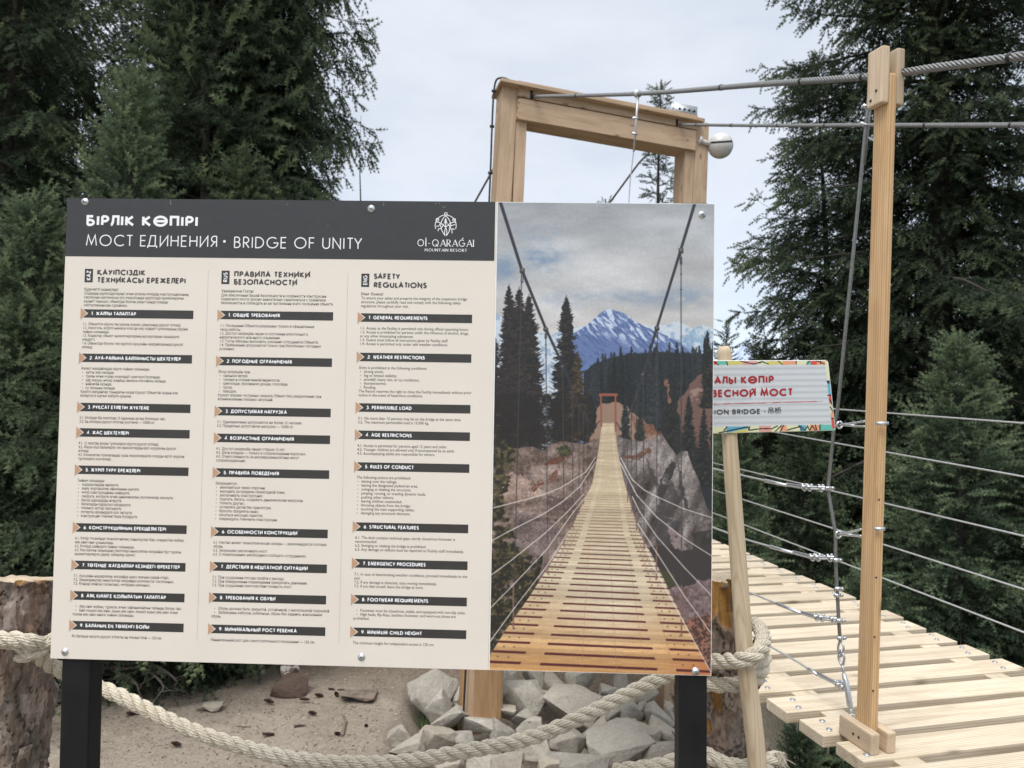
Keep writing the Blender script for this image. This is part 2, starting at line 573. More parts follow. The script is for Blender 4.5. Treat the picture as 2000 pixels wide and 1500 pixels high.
cpath = spline([ap(1000, 158, .10), ap(978, 152, -.02), ap(966, 168, -.01), ap(961, 247, -.01), ap(955.5, 390, -.01), ap(930, 900, -.01), ap(905, 1400, -.01)], 12)
g.tube(cpath, 0.0075, 8)
link('conduit', g.mesh('conduit', True), M_RUBBER, arch)
for y, x in ((178, 965.5), (247, 962), (338, 958.5)):
    g = Geo()
    P = ap(x, y, -.012)
    g.tube([P - S * .02, P + S * .012], 0.011, 6)
    link('conduit_clip', g.mesh('conduit_clip'), M_RUBBER, arch)
# galvanised bracket behind the cap board
Mb, _ = frame_of(ap(1314, 214, .05), ap(1366, 224.5, .05), UP)
g = Geo()
g.box(Mb @ Matrix.Translation((.115, 0, .015)), .22, .005, .10)
g.box(Mb @ Matrix.Translation((.115, .06, .0625)), .22, .115, .005)
g.box(Mb @ Matrix.Translation((.0, .06, .015)), .005, .115, .094)
br = link('bracket', g.mesh('bracket'), M_STEEL, arch)
for k in range(4):
    g = Geo()
    P = Mb @ Vector((.06 + .045 * k, -.0045, .02))
    g.tube([P, P - Vector(n_h) * .004], 0.011, 10)
    link('bolt_hole', g.mesh('bolt_hole'), M_RUBBER, br)
# nails in the beam ends
for (x, y) in ((1013, 169), (1013, 178), (1013, 188), (1013, 200), (1011, 211), (1010, 229), (1343, 273), (1343, 292)):
    g = Geo()
    P = ap(x, y, -.026)
    g.tube([P, P - n_h * .003], 0.0045, 8)
    link('nail', g.mesh('nail'), M_RUBBER, arch)

# globe lamp on the right leg
lc = ap(1407, 285, -0.02)
lamp = thing('globe_lamp', lc, 'white globe lamp with a dark band on an arm at the portal', 'lamp')
M_GLOBE = plain('opal_globe', (0.56, 0.55, 0.53), 0.25, 0, 0.03)
tilt = Matrix.Translation(Vector(lc)) @ Matrix.Rotation(math.radians(-5), 4, 'Y') @ Matrix.Rotation(math.radians(20), 4, 'X')
R_ = 0.104
for nm, a0, a1 in (('globe_lower', -90, 12), ('globe_upper', 22, 90)):
    g = Geo()
    lathe(g, tilt, [(max(1e-4, R_ * math.cos(math.radians(a))), R_ * math.sin(math.radians(a))) for a in np.linspace(a0, a1, 16)], 32)
    link(nm, g.mesh(nm, True), M_GLOBE, lamp)
g = Geo()
lathe(g, tilt, [(R_ * .985 * math.cos(math.radians(a)), R_ * .985 * math.sin(math.radians(a))) for a in np.linspace(8, 26, 5)], 32)
link('dark_band', g.mesh('dark_band', True), M_RUBBER, lamp)
g = Geo()
g.tube([ap(1366, 272, -.0), ap(1374, 277, -.01), ap(1388, 282, -.02)], [0.018, 0.02, 0.022], 12)
link('arm', g.mesh('arm', True), M_GLOBE, lamp)
g = Geo()
g.tube([ap(1365, 274, .0), ap(1370, 275.5, -.005)], 0.036, 14)
link('wall_bracket', g.mesh('wall_bracket'), M_GLOBE, lamp)

# ------------------------------------------------------------------ suspension bridge
bridge = thing('suspension_bridge', dk(0, .6), 'suspension footbridge with pale plank deck, wire ropes and thin cable railings', 'bridge')
PW, PG, WID, TH = 0.126, 0.172, 1.285, 0.040
rnd = random.Random(4)
bolt_me = None
for k in range(-21, 9):
    dc = -PG * k - .061
    s0, s1 = rnd.uniform(-.012, .02), WID + rnd.uniform(-.012, .014)
    if k == 0: s0 = 0.0
    if k == 1: s0 = 0.012
    if k == 2: s0 = 0.027
    yaw = rnd.uniform(-.004, .004)
    pk = wood_box('plank', dk(dc - yaw, s0, -TH / 2), dk(dc + yaw, s1, -TH / 2), PW + rnd.uniform(-.004, .004), TH, N, M_DECK, bridge, 0.004)
    if -12 <= k <= 5:
        for s in (.075, WID - .075):
            for dd in (-.03, .03):
                g = Geo()
                b = dk(dc + dd, s + dd * .4 + rnd.uniform(-.006, .006), 0)
                g.tube([b - N * .001, b + N * .003], 0.0105, 12)
                g.tube([b + N * .002, b + N * .006], 0.0055, 6)
                g.tube([b - N * .04, b - N * .085], 0.004, 6)
                link('bolt', g.mesh('bolt'), M_STEEL, pk)
    if k < 8:
        for s in (.185, WID - .175):
            q0, q1 = dk(dc - PW / 2 + .004, s, -.022), dk(dc - PG + PW / 2 - .004, s, -.022)
            wood_box('spacer', q0, q1, 0.095, 0.030, N, M_DECK, bridge, 0.002)
for s in (.185, WID - .175):
    wood_box('runner', dk(-1.5, s, -TH - .021), dk(3.6, s, -TH - .021), 0.10, 0.036, N, M_DECK, bridge, 0.003)
# main ropes
def main_cable(pts, R):
    P = spline(pts, 14)
    g = Geo()
    strands(g, P, R, 6, 0.105, R * 0.335, 7)
    return link('main_cable', g.mesh('main_cable', True), M_CABLE, bridge), P
mc1, P1 = main_cable([ap(1037, 188.5, .02), ap(1046, 188.3, -.05), np_(1245, 183), np_(1480, 165), np_(1700, 149), np_(1830, 131.5), np_(2000, 109), np_(2200, 78)], 0.0132)
mc2, P2 = main_cable([ap(1322, 243, .02), ap(1332, 243.3, -.05), fp(1480, 245), fp(1690, 244.5), fp(1850, 244.5), fp(2000, 244), fp(2250, 243)], 0.0122)
def tie(path, par, px, r=0.0148):
    q = np.array([abs(proj(p)[0] - px) for p in path])
    i = int(np.clip(q.argmin(), 1, len(path) - 2))
    t = path[i + 1] - path[i - 1]
    t /= np.linalg.norm(t)
    c = path[i]
    g = Geo()
    g.tube([c - t * .005, c + t * .005], r, 10)
    link('cable_tie', g.mesh('cable_tie', True), M_RUBBER, par)
for px in (1120, 1400, 1570, 1690, 1762, 1972):
    tie(P1, mc1, px)
for px in (1360, 1430, 1520, 1605, 1735, 1812, 1971):
    tie(P2, mc2, px, .0138)
# backstays behind the portal
for a, b, c_ in (((1040, 192), (948, 358), (880, 480)), ((1318, 246), (1248, 318), (1120, 492))):
    g = Geo()
    g.tube([ap(*a, .2), ap(*b, .75), ap(*c_, 1.3), ap(c_[0] - 260, c_[1] + 460, 4.2)], 0.010, 6)
    link('backstay', g.mesh('backstay', True), M_CABLE, bridge)
# thin railing wires, far side then near side
def wire(nm, P, r, mat=M_WIRE):
    g = Geo()
    g.tube(P, r, 6)
    return link(nm, g.mesh(nm, True), mat, bridge)
def ext(a, b, t):
    return a + (b - a) * t
for (x0, y0, x1, y1) in ((1633, 799, 2000, 826.5), (1535, 848, 2000, 931), (1448, 917, 2000, 1047), (1452, 976, 2000, 1151), (1456, 1026, 2000, 1235)):
    a, b = fp(x0, y0), fp(x1, y1)
    wire('railing_wire', [ext(a, b, (5.95 - a[1]) / (b[1] - a[1])), a, b, ext(a, b, 1.8)], 0.0042)
HS = 0.18
def hp(px, py):
    return np_(px, py, HS)
NW = [[(1392, 915), (1448, 928), (1536, 948), (1572, 954), (1612, 956)],
      [(1392, 1030), (1458, 1054), (1548, 1080), (1588, 1091), (1630, 1092)],
      [(1466, 1158), (1564, 1198), (1596, 1208), (1636, 1213)],
      [(1496, 1258), (1560, 1294), (1596, 1318), (1636, 1338), (1650, 1346)]]
def clip(P, ax, par, s=1.0):
    """wire rope grip: saddle, U bolt and two nuts"""
    ax = ax / np.linalg.norm(ax)
    e = np.cross(ax, N)
    e /= np.linalg.norm(e)
    f = np.cross(e, ax)
    g = Geo()
    a = np.linspace(0, np.pi, 9)
    r = .0085 * s
    ub = [P + e * r + f * .018 * s] + [P + e * r * math.cos(q) - f * r * math.sin(q) for q in a] + [P - e * r + f * .018 * s]
    g.tube(np.array(ub), .0026 * s, 6)
    M = Matrix(((ax[0], e[0], f[0], 0), (ax[1], e[1], f[1], 0), (ax[2], e[2], f[2], 0), (0, 0, 0, 1)))
    M.translation = Vector(P + f * .008 * s)
    g.box(M, .012 * s, .026 * s, .008 * s)
    for q in (-1, 1):
        b = P + e * r * q + f * .012 * s
        g.tube([b, b + f * .006 * s], .005 * s, 6)
    return link('rope_grip', g.mesh('rope_grip'), M_ZINC, par)
for pts in NW:
    P = [hp(*q) for q in pts]
    v = P[0] - P[1]
    L = max(0.2, (5.6 - P[0][1]) / (v[1] / np.linalg.norm(v)))
    P = [P[0] + v / np.linalg.norm(v) * L] + P
    nw = wire('railing_wire', P, 0.0042)
    P = np.array(P)
    g = Geo()                                                   # doubled-back tail and thimble
    tl = P[-3:] + N * .008
    g.tube(tl, .0036, 6)
    m = P[-3] * .55 + P[-4] * .45
    g.tube([P[-3], m], [.006, .008], 8)
    link('wire_tail', g.mesh('wire_tail', True), M_ZINC, nw)
    clip(P[-2] * .75 + P[-1] * .25, P[-1] - P[-2], nw)
    clip(P[-1] * .8 + P[-2] * .2, P[-1] - P[-2], nw)
    clip(P[-2] * .98 + P[-3] * .02, P[-1] - P[-2], nw)
# hanger next to the prop post
hang_px = [(1699, 172), (1692, 236), (1683, 330), (1660, 560), (1636, 800), (1629, 835), (1617, 955), (1632, 1043), (1632, 1093), (1635, 1150), (1638, 1212), (1641, 1252)]
HP = [hp(*q) for q in hang_px]
hg = wire('hanger', HP, 0.0062, M_CABLE)
g = Geo()
g.tube([hp(1697, 190) + S * .008, hp(1690, 260) + S * .008, hp(1684, 322) + S * .008], .0055, 6)
link('hanger_tail', g.mesh('hanger_tail', True), M_CABLE, hg)
for q, q2 in (((1696, 207), (1690, 250)), ((1692, 243), (1690, 250)), ((1635, 1150), (1636, 1160)), ((1634, 1163), (1635, 1170)), ((1640, 1247), (1641, 1252)), ((1629, 830), (1626, 850)), ((1617, 955), (1621, 975)), ((1632, 1093), (1632, 1100)), ((1638, 1212), (1639, 1220))):
    clip(hp(*q), hp(*q2) - hp(*q), hg, 1.1)
tb = Geo()
lp = [hp(1641, 1250), hp(1637, 1266), hp(1642, 1282), hp(1648, 1266), hp(1641.5, 1250)]
tb.tube(spline(lp, 6), .004, 6)
lp = [hp(1642, 1270), hp(1638, 1284), hp(1645, 1300), hp(1649, 1284), hp(1643, 1270)]
tb.tube(spline(lp, 6), .0045, 6)
tb.tube([hp(1645, 1296), hp(1649, 1318)], .005, 8)
tb.tube([hp(1648, 1314), hp(1650, 1326), hp(1652, 1328), hp(1660, 1378), hp(1661.5, 1384)], [.006, .0095, .0085, .0105, .006], 12)
tb.tube([hp(1661, 1380), hp(1664, 1404)], .005, 8)
link('turnbuckle', tb.mesh('turnbuckle', True), M_STEEL, bridge)
g = Geo()
q = hp(1664, 1402)
a = np.linspace(0, 2 * np.pi, 14)
g.tube(np.array([q + np.array(UP) * .012 * math.cos(t) + S * .009 * math.sin(t) for t in a]), .003, 6)
link('eye_bolt', g.mesh('eye_bolt', True), M_ZINC, bridge)
# hanger in the middle of the span
hp2 = [np_(1245, 185), np_(1241, 240), np_(1237, 300), np_(1231, 350), np_(1226, 430), np_(1205, 900), np_(1190, 1120)]
h2 = wire('hanger', hp2, .0035, M_WIRE)
g = Geo()
g.tube([np_(1246, 186), np_(1242, 240), np_(1238, 296)], [.009, .0065, .0065], 6)
link('hanger_tail', g.mesh('hanger_tail', True), M_WIRE, h2)
for q, q2 in (((1242, 231), (1240, 250)), ((1241, 261), (1240, 270))):
    clip(np_(*q), np_(*q2) - np_(*q), h2, 1.25)
g = Geo()
b = np_(1245, 183)
M = Matrix.Translation(Vector(b)) @ Matrix.Rotation(math.radians(15), 4, 'Z')
lathe(g, M @ Matrix.Rotation(math.radians(90), 4, 'X'), [(.006, -.016), (.02, -.014), (.026, -.004), (.026, .004), (.02, .014), (.006, .016)], 14)
link('cable_clamp', g.mesh('cable_clamp', True), M_STEEL, h2)

# ------------------------------------------------------------------ prop post standing on the deck
pb = pl(1692, 1452, O, N)
sS = (pb - O) @ S
def pp(px, py, s=0.0):
    return pl(px, py, O + S * (sS + s), S)
pt = pp(1730, 150)
prop = thing('prop_post', pb, 'slim squared wooden post standing on the plank deck, its fork holding the cable', 'post')
wood_box('pole', pb, pt, 0.070, 0.028, S, M_POST, prop, 0.007)
axp = (pt - pb) / np.linalg.norm(pt - pb)
for sgn in (-1, 1):
    o_ = S * (.029 * sgn)
    top = pt + axp * .085 + o_
    wood_box('fork_cheek', top - axp * .185, top, 0.068, 0.029, S, M_BLOCK, prop, 0.005)
    c0 = pb + S * (.031 * sgn) + N * .034
    wood_box('foot_block', c0 - D * .075 , c0 + D * .075, 0.033 if 0 else 0.068, 0.033, S, M_BLOCK, prop, 0.006)
for sgn, lst in ((-1, ((-.01, .045), (.014, .02))),):
    for (u, v) in lst:
        g = Geo()
        c0 = pt + axp * (-.1 + v) + S * (-.0437) + D * u
        g.tube([c0, c0 - S * .002], .0045, 8)
        link('screw_hole', g.mesh('screw_hole'), M_RUBBER, prop)
c0 = pb + S * (-.0475) + N * .034
for u in (-.02, .005):
    g = Geo()
    g.tube([c0 + D * u, c0 + D * u - S * .002], .004, 8)
    link('screw_hole', g.mesh('screw_hole'), M_RUBBER, prop)
for (px, py) in ((1716.5, 976), (1711, 1128), (1708, 1244), (1705, 1349)):
    g = Geo()
    q = pp(px, py) - D * .0365
    q = pl(px, py, pb - D * .0352, D)
    g.tube([q, q - D * .002], .0034, 8)
    link('screw_hole', g.mesh('screw_hole'), M_RUBBER, prop)
for (a, u1, u2, e0, e1) in (((1640, 830), (1689, 823), (1689, 833), (1712, 827), (1735, 827)), ((1638, 1044), (1682, 1034), (1682, 1047), (1708, 1033), (1728, 1033))):
    g = Geo()
    A_ = hp(*a)
    B1, B2 = pp(*u1), pp(*u2)
    g.tube(spline([B1, A_ * .3 + B1 * .7, A_ * .85 + B1 * .15, A_ - D * .0, A_ * .85 + B2 * .15, A_ * .3 + B2 * .7, B2], 6), .0038, 8)
    g.tube([A_ * .75 + B1 * .25, A_ * .4 + B2 * .6], .0055, 8)
    a_ = np.linspace(0, 2 * np.pi, 12)
    g.tube(np.array([A_ + N * .012 * math.cos(t) + S * .012 * math.sin(t) for t in a_]), .0036, 6)
    C0, C1 = pp(*e0, .02), pp(*e1, .0)
    g.tube([pl(*e0, pb - D * .03, D), pl(*e1, pb - D * .042, D)], .0062, 8)
    link('eye_hook', g.mesh('eye_hook', True), M_ZINC, prop)

# ------------------------------------------------------------------ spruces
def foliage_mat(nm, stops):
    """needles: diffuse reflection with some light passing through"""
    m = Mat(nm, .75, 0, .12)
    a = m.n('ShaderNodeVertexColor', layer_name='tone')
    s_ = m.n('ShaderNodeSeparateColor')
    m.l(a.outputs[0], s_.inputs[0])
    c = m.ramp(s_.outputs[0], stops)
    d = m.n('ShaderNodeBsdfDiffuse')
    t = m.n('ShaderNodeBsdfTranslucent')
    x = m.n('ShaderNodeMixShader')
    x.inputs[0].default_value = .45
    m.l(c, d.inputs[0])
    m.l(c, t.inputs[0])
    m.l(d.outputs[0], x.inputs[1])
    m.l(t.outputs[0], x.inputs[2])
    o = [q for q in m.nt.nodes if q.type == 'OUTPUT_MATERIAL'][0]
    m.l(x.outputs[0], o.inputs[0])
    return m.m
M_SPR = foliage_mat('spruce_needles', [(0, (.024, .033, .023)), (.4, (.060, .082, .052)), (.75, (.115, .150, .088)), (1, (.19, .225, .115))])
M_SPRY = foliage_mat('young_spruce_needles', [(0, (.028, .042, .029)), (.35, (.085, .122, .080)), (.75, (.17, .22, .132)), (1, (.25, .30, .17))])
M_TWIG = plain('spruce_bark', (.040, .032, .027), .95, 0, .4, 20)
M_DEADB = plain('dead_branch', (.17, .145, .125), .95, 0, .3, 30)
def shoot_template(seed, nn=13, nlen=.235, wd=.050):
    """a fuzzy finger-like shoot: pairs of needles swept forward round the twig, dense at the tip"""
    rg = np.random.default_rng(seed)
    V, T = [], []
    n = 0
    for k in range(nn):
        f = (k + .2) / nn
        a = k * 2.399 + rg.uniform(-.4, .4)
        sd = np.array([0, math.cos(a), math.sin(a)])
        c = np.array([f * .98, 0, 0])
        l1, l2 = nlen * rg.uniform(.8, 1.2, 2) * (.75 + .35 * math.sin(math.pi * min(1, f + .12)))
        V += [c - (wd * .7, 0, 0), c + (wd * 1.0, 0, 0), c + sd * l1 * .80 + (l1 * .6, 0, 0), c - sd * l2 * .80 + (l2 * .6, 0, 0)]
        T += [(n, n + 1, n + 2), (n, n + 3, n + 1)]
        n += 4
    sd = np.array([0, .045, 0])
    V += [-sd, sd, np.array([1.12, 0, 0])]
    T.append((n, n + 1, n + 2))
    return np.array(V), np.array(T)
TPL = [shoot_template(q) for q in range(4)]
def rot_frames(dirs, roll):
    X_ = dirs / np.linalg.norm(dirs, axis=1)[:, None]
    up = np.tile([0, 0, 1.0], (len(X_), 1))
    up[np.abs(X_[:, 2]) > .95] = [1, 0, 0]
    Y_ = np.cross(up, X_)
    Y_ /= np.linalg.norm(Y_, axis=1)[:, None]
    Z_ = np.cross(X_, Y_)
    c, s_ = np.cos(roll)[:, None], np.sin(roll)[:, None]
    return np.stack([X_, Y_ * c + Z_ * s_, -Y_ * s_ + Z_ * c], -1)       # columns
def spruce(H, R, z0=.3, nprim=110, seed=0, pend=.5, prof=.8, dens=1.0, shoot=.14, up=.25, trunk_r=None, azc=None, gap=0.0, bald=0.0, tipl=.0, lmin=.25, zmax=None, zmin=None):
    """returns (crown V, T, tone), (wood Geo) in tree space, foot at the origin. pend: how far the side twigs hang"""
    rg = np.random.default_rng(seed)
    SB, SD_, SL, ST = [], [], [], []
    wood_ = Geo()
    tr = trunk_r or H * .012
    hz = np.linspace(-.6, H, 16)
    tp = np.stack([.02 * H * .2 * np.sin(hz * .7 + seed), .02 * H * .2 * np.cos(hz * .9 + seed), hz], -1)
    tp[0, :2] = tp[1, :2]
    wood_.tube(tp, np.maximum(tr * (1 - np.clip(hz, 0, H) / H * .96), .006), 9)
    zlo = max(z0, zmin if zmin is not None else z0)
    zhi = min(H * .985, zmax if zmax is not None else H)
    for i in range(nprim):
        f = (i + rg.random()) / nprim
        h = zlo + (zhi - zlo) * f
        t_ = np.clip((H - h) / (H - z0), 0, 1)
        L_ = max(lmin * .4, R * (t_ ** prof) * (rg.uniform(.72, 1.12) if i % 3 else rg.uniform(.35, .7)) * (1 - .25 * sstep(t_, .88, 1.0)))
        if rg.random() < gap: L_ *= rg.uniform(.3, .6)
        az = i * 2.399 + rg.normal() * .35
        if azc is not None:                         # keep only branches towards the seen side
            dlt = (az - azc[0] + math.pi) % (2 * math.pi) - math.pi
            if abs(dlt) > azc[1]: continue
        if bald and rg.random() < bald and abs((az + 2.18 + math.pi) % (2 * math.pi) - math.pi) < .85: L_ *= .33
        a0 = np.interp(t_, [0, .25, .6, 1], [.95, .45, .08, -.22]) + rg.normal() * .12 + up * .3
        n = 9
        s_ = np.linspace(0, 1, n)
        pit = a0 - (.55 + .5 * pend) * t_ ** .5 * np.sin(s_ * 2.4) * .8 + .75 * s_ ** 2.5 * (.4 + up)
        dirs = np.stack([np.cos(pit) * math.cos(az), np.cos(pit) * math.sin(az), np.sin(pit)], -1)
        bend = rg.normal() * .18
        az_ = az + bend * s_
        dirs[:, 0], dirs[:, 1] = np.cos(pit) * np.cos(az_), np.cos(pit) * np.sin(az_)
        base = np.array([np.interp(h, hz, tp[:, 0]), np.interp(h, hz, tp[:, 1]), h])
        P = base + np.concatenate([[[0, 0, 0]], np.cumsum(dirs[:-1] * L_ / (n - 1), axis=0)])
        wood_.tube(P, np.linspace(max(.005, tr * .11 * min(1, L_ / 2)), .002, n), 4, False)
        m_ = max(5, int(L_ / .056 * dens))
        ss = np.sort(rg.uniform(.06, 1.0, m_)) ** .9
        for k, s1 in enumerate(ss):
            q = s1 * (n - 1)
            j = min(n - 2, int(q))
            b = P[j] + (P[j + 1] - P[j]) * (q - j)
            t = dirs[j]
            side = np.cross(t, [0, 0, 1.0])
            side /= np.linalg.norm(side) + 1e-9
            sg = 1 if k % 2 else -1
            l2 = (.10 + .36 * min(1.2, L_ ** .6) * (1 - s1 * .78) ** .75) * rg.uniform(.6, 1.15)
            d0 = t * rg.uniform(.55, .85) + side * sg * rg.uniform(.45, .9) + np.array([0, 0, rg.normal() * .28 + .10 - pend * .25])
            d0 /= np.linalg.norm(d0)
            d1 = d0 * (1 - .75 * pend) + np.array([0, 0, -1.0]) * pend * rg.uniform(.7, 1.2)
            d1 /= np.linalg.norm(d1)
            e1 = b + d0 * l2 * .45
            e2 = e1 + d1 * l2 * .55 * (1 + .5 * pend)
            wood_.add([b, e1, e1 + (0, 0, .004)], None, [(0, 1, 2)])
            kk = max(2, int((l2 * (1 + .3 * pend)) / (shoot * .50)))
            tt = (np.arange(kk) + rg.random()) / kk
            pb2 = np.where((tt < .45)[:, None], b + (e1 - b) * (tt / .45)[:, None], e1 + (e2 - e1) * ((tt - .45) / .55)[:, None])
            dd = np.where((tt < .45)[:, None], d0, d1)
            sid2 = np.cross(dd, [.05, .02, 1.0])
            sid2 /= np.linalg.norm(sid2, axis=1)[:, None] + 1e-9
            alt = np.where(np.arange(kk) % 2, 1, -1)[:, None]
            sh = dd * .75 + sid2 * alt * rg.uniform(.35, .85, (kk, 1)) + rg.normal(size=(kk, 3)) * .14 + np.array([0, 0, -.35 * pend + .05])
            SB.append(np.concatenate([pb2, [e2]]))
            SD_.append(np.concatenate([sh, [d1 + rg.normal(size=3) * .1]]))
            SL.append(np.concatenate([shoot * rg.uniform(.7, 1.15, kk), [shoot * 1.1]]))
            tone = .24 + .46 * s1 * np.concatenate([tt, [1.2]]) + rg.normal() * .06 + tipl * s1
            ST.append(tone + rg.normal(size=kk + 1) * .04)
        SB.append(P[-1:]); SD_.append(dirs[-1:]); SL.append(np.array([shoot * 1.2])); ST.append(np.array([.8 + tipl]))
    for q in range(6):
        SB.append(np.array([[tp[-1, 0], tp[-1, 1], H - .06 * q]])); SD_.append(np.array([[rg.normal() * .5, rg.normal() * .5, 1.2]])); SL.append(np.array([shoot * 1.1])); ST.append(np.array([.7]))
    SB, SD_, SL, ST = map(np.concatenate, (SB, SD_, SL, ST))
    ok = np.ones(len(SB), bool)
    if zmax is not None: ok &= SB[:, 2] < zmax + .3
    SB, SD_, SL, ST = SB[ok], SD_[ok], SL[ok], ST[ok]
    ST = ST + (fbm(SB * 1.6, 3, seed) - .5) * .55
    Fr = rot_frames(SD_, rg.uniform(0, 6.28, len(SB)))
    VV, TT, CC = [], [], []
    nv = 0
    which = rg.integers(0, len(TPL), len(SB))
    for w_i, (tv, tt_) in enumerate(TPL):
        idx = np.where(which == w_i)[0]
        if not len(idx): continue
        v = np.einsum('nij,kj->nki', Fr[idx], tv) * SL[idx][:, None, None] + SB[idx][:, None]
        VV.append(v.reshape(-1, 3))
        TT.append((np.arange(len(idx))[:, None, None] * len(tv) + tt_[None] + nv).reshape(-1, 3))
        c_ = np.repeat(ST[idx], len(tv)).reshape(len(idx), len(tv)) + rg.normal(size=(len(idx), len(tv))) * .025
        CC.append(c_.ravel())
        nv += len(idx) * len(tv)
    return (np.concatenate(VV), np.concatenate(TT), np.concatenate(CC)), wood_
NTRI = 0
TREES = {}
def plant_tree(key, px, d, label, group, zfoot=None, scale=1.0, rz=0.0, mat=None, name='spruce', lean=0.0, dead=None, **kw):
    """a spruce whose trunk foot stands at picture column px, d metres away"""
    global NTRI
    foot = at(px, HY, d)
    foot[2] = float(ground_z(foot[0], foot[1])) if zfoot is None else zfoot
    if key not in TREES:
        (V, T, c_), wd_ = spruce(**kw)
        me = mesh_np('crown', V, T)
        at__ = me.color_attributes.new('tone', 'BYTE_COLOR', 'POINT')
        cl = np.clip(c_, 0, 1)
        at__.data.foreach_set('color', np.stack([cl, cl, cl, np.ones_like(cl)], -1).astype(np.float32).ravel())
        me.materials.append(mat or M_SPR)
        mw = wd_.mesh('trunk', True)
        mw.materials.append(M_TWIG)
        TREES[key] = (me, mw)
        NTRI += len(T)
    me, mw = TREES[key]
    t_ = thing(name, foot, label, 'tree', group)
    M = Matrix.Translation(Vector(foot)) @ Matrix.Rotation(lean, 4, 'Y') @ Matrix.Rotation(rz, 4, 'Z') @ Matrix.Scale(scale, 4)
    link('crown', me, None, t_, M)
    link('trunk', mw, None, t_, M)
    if dead:
        rg = np.random.default_rng(len(label))
        for pts in dead:
            P = spline([at(*q) for q in pts], 6)
            g = Geo()
            g.tube(P, np.linspace(.016, .005, len(P)), 6)
            for q in range(14):
                i = rg.integers(2, len(P) - 1)
                v = rg.normal(size=3) * (.10, .06, .10)
                v[2] -= .03
                g.tube([P[i], P[i] + v * .5 + rg.normal(size=3) * .01, P[i] + v], [.004, .003, .0015], 4, False)
            link('dead_branch', g.mesh('dead_branch', True), M_DEADB, t_)
    return t_
GL_ = 'spruces behind the board'
GR_ = 'spruces beyond the bridge'
# left: big dark old tree whose right flank stands against the sky
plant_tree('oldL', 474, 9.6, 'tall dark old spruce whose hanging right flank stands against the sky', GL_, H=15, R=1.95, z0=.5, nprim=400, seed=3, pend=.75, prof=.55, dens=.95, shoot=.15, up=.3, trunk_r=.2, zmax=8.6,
           dead=[[(420, 1292, 7.4), (470, 1300, 7.0), (505, 1340, 6.6)], [(560, 1296, 7.2), (620, 1300, 6.9), (672, 1330, 6.6), (720, 1345, 6.4)], [(520, 1330, 7.0), (560, 1310, 6.8), (640, 1318, 6.7)]])
plant_tree('oldM', 300, 10.2, 'tall dark spruce filling the gap behind the pale young one', GL_, H=14.5, R=2.3, z0=.4, nprim=250, seed=8, pend=.6, prof=.6, dens=.75, shoot=.16, up=.2, trunk_r=.2, zmax=9.0, gap=.35)
plant_tree('oldF', -14, 9.4, 'tall shaggy spruce at the left edge with sky showing between its limbs', GL_, H=13.5, R=2.2, z0=.4, nprim=240, seed=14, pend=.6, prof=.6, dens=.75, shoot=.16, up=.2, trunk_r=.10, zmax=8.6, gap=.2)
plant_tree('youngA', 232, 7.0, 'pale green young spruce in front, its tip reaching above the board', GL_, H=5.4, R=1.25, z0=.15, nprim=210, seed=21, pend=.12, prof=.85, dens=.95, shoot=.14, up=.5, tipl=.22, mat=M_SPRY,
           dead=[[(186, 1296, 5.9), (235, 1306, 5.7), (282, 1306, 5.6), (318, 1338, 5.5), (310, 1358, 5.4)], [(200, 1300, 5.8), (260, 1330, 5.6), (272, 1352, 5.5)], [(230, 1292, 5.9), (300, 1300, 5.7), (345, 1330, 5.6), (330, 1344, 5.6)]])
plant_tree('youngB', 44, 6.5, 'pale green young spruce standing at the left edge beside the board', GL_, H=4.0, R=1.3, z0=.1, nprim=190, seed=33, pend=.12, prof=.8, dens=.95, shoot=.14, up=.5, tipl=.22, mat=M_SPRY)
plant_tree('youngC', 455, 7.6, 'mid green young spruce with upswept tips right of the pale one', GL_, H=4.75, R=1.2, z0=.1, nprim=200, seed=41, pend=.3, prof=.8, dens=.95, shoot=.14, up=.4, tipl=.1, mat=M_SPR)
plant_tree('youngC', 385, 8.6, 'slender spruce rising between the young ones up to the top edge', GL_, scale=1.75, rz=2.0)
# behind them
plant_tree('oldF', 690, 15.5, 'dark spruce further back, low behind the right flank of the old one', GL_, scale=.62, rz=1.2)
plant_tree('oldF', 150, 19.0, 'dark spruce deep behind the trees at the left edge', GL_, rz=2.6, scale=.62)
plant_tree('skirt', 318, 6.3, 'low spruce with drooping skirts brushing the sand, seen under the board', GL_, H=3.0, R=1.5, z0=.38, nprim=190, seed=91, pend=.55, prof=.42, dens=.95, shoot=.13, up=.0)
plant_tree('skirt', 95, 6.6, 'low dark spruce under the left end of the board', GL_, rz=1.7, scale=.9)
plant_tree('skirt', 655, 7.7, 'low dark spruce at the back of the sand, under the middle of the board', GL_, rz=3.3, scale=.9)
plant_tree('skirt', 800, 9.6, 'low spruce behind the sand, left of the portal leg', GL_, rz=4.6, scale=.6)
plant_tree('oldM', 470, 15.5, 'dark spruce deep in the shade behind the old one', GL_, rz=.7, scale=1.0)
plant_tree('oldL', -70, 12.2, 'dark spruce half cut by the left edge, behind the shaggy one', GL_, scale=1.25, rz=2.2)
plant_tree('oldM', -240, 11.4, 'spruce mostly outside the left edge, only its limb tips in view', GL_, scale=1.15, rz=4.4)
plant_tree('oldL', 2240, 13.5, 'spruce mostly outside the right edge, only its limb tips in view', GR_, zfoot=-3.6, scale=1.5, rz=.9)
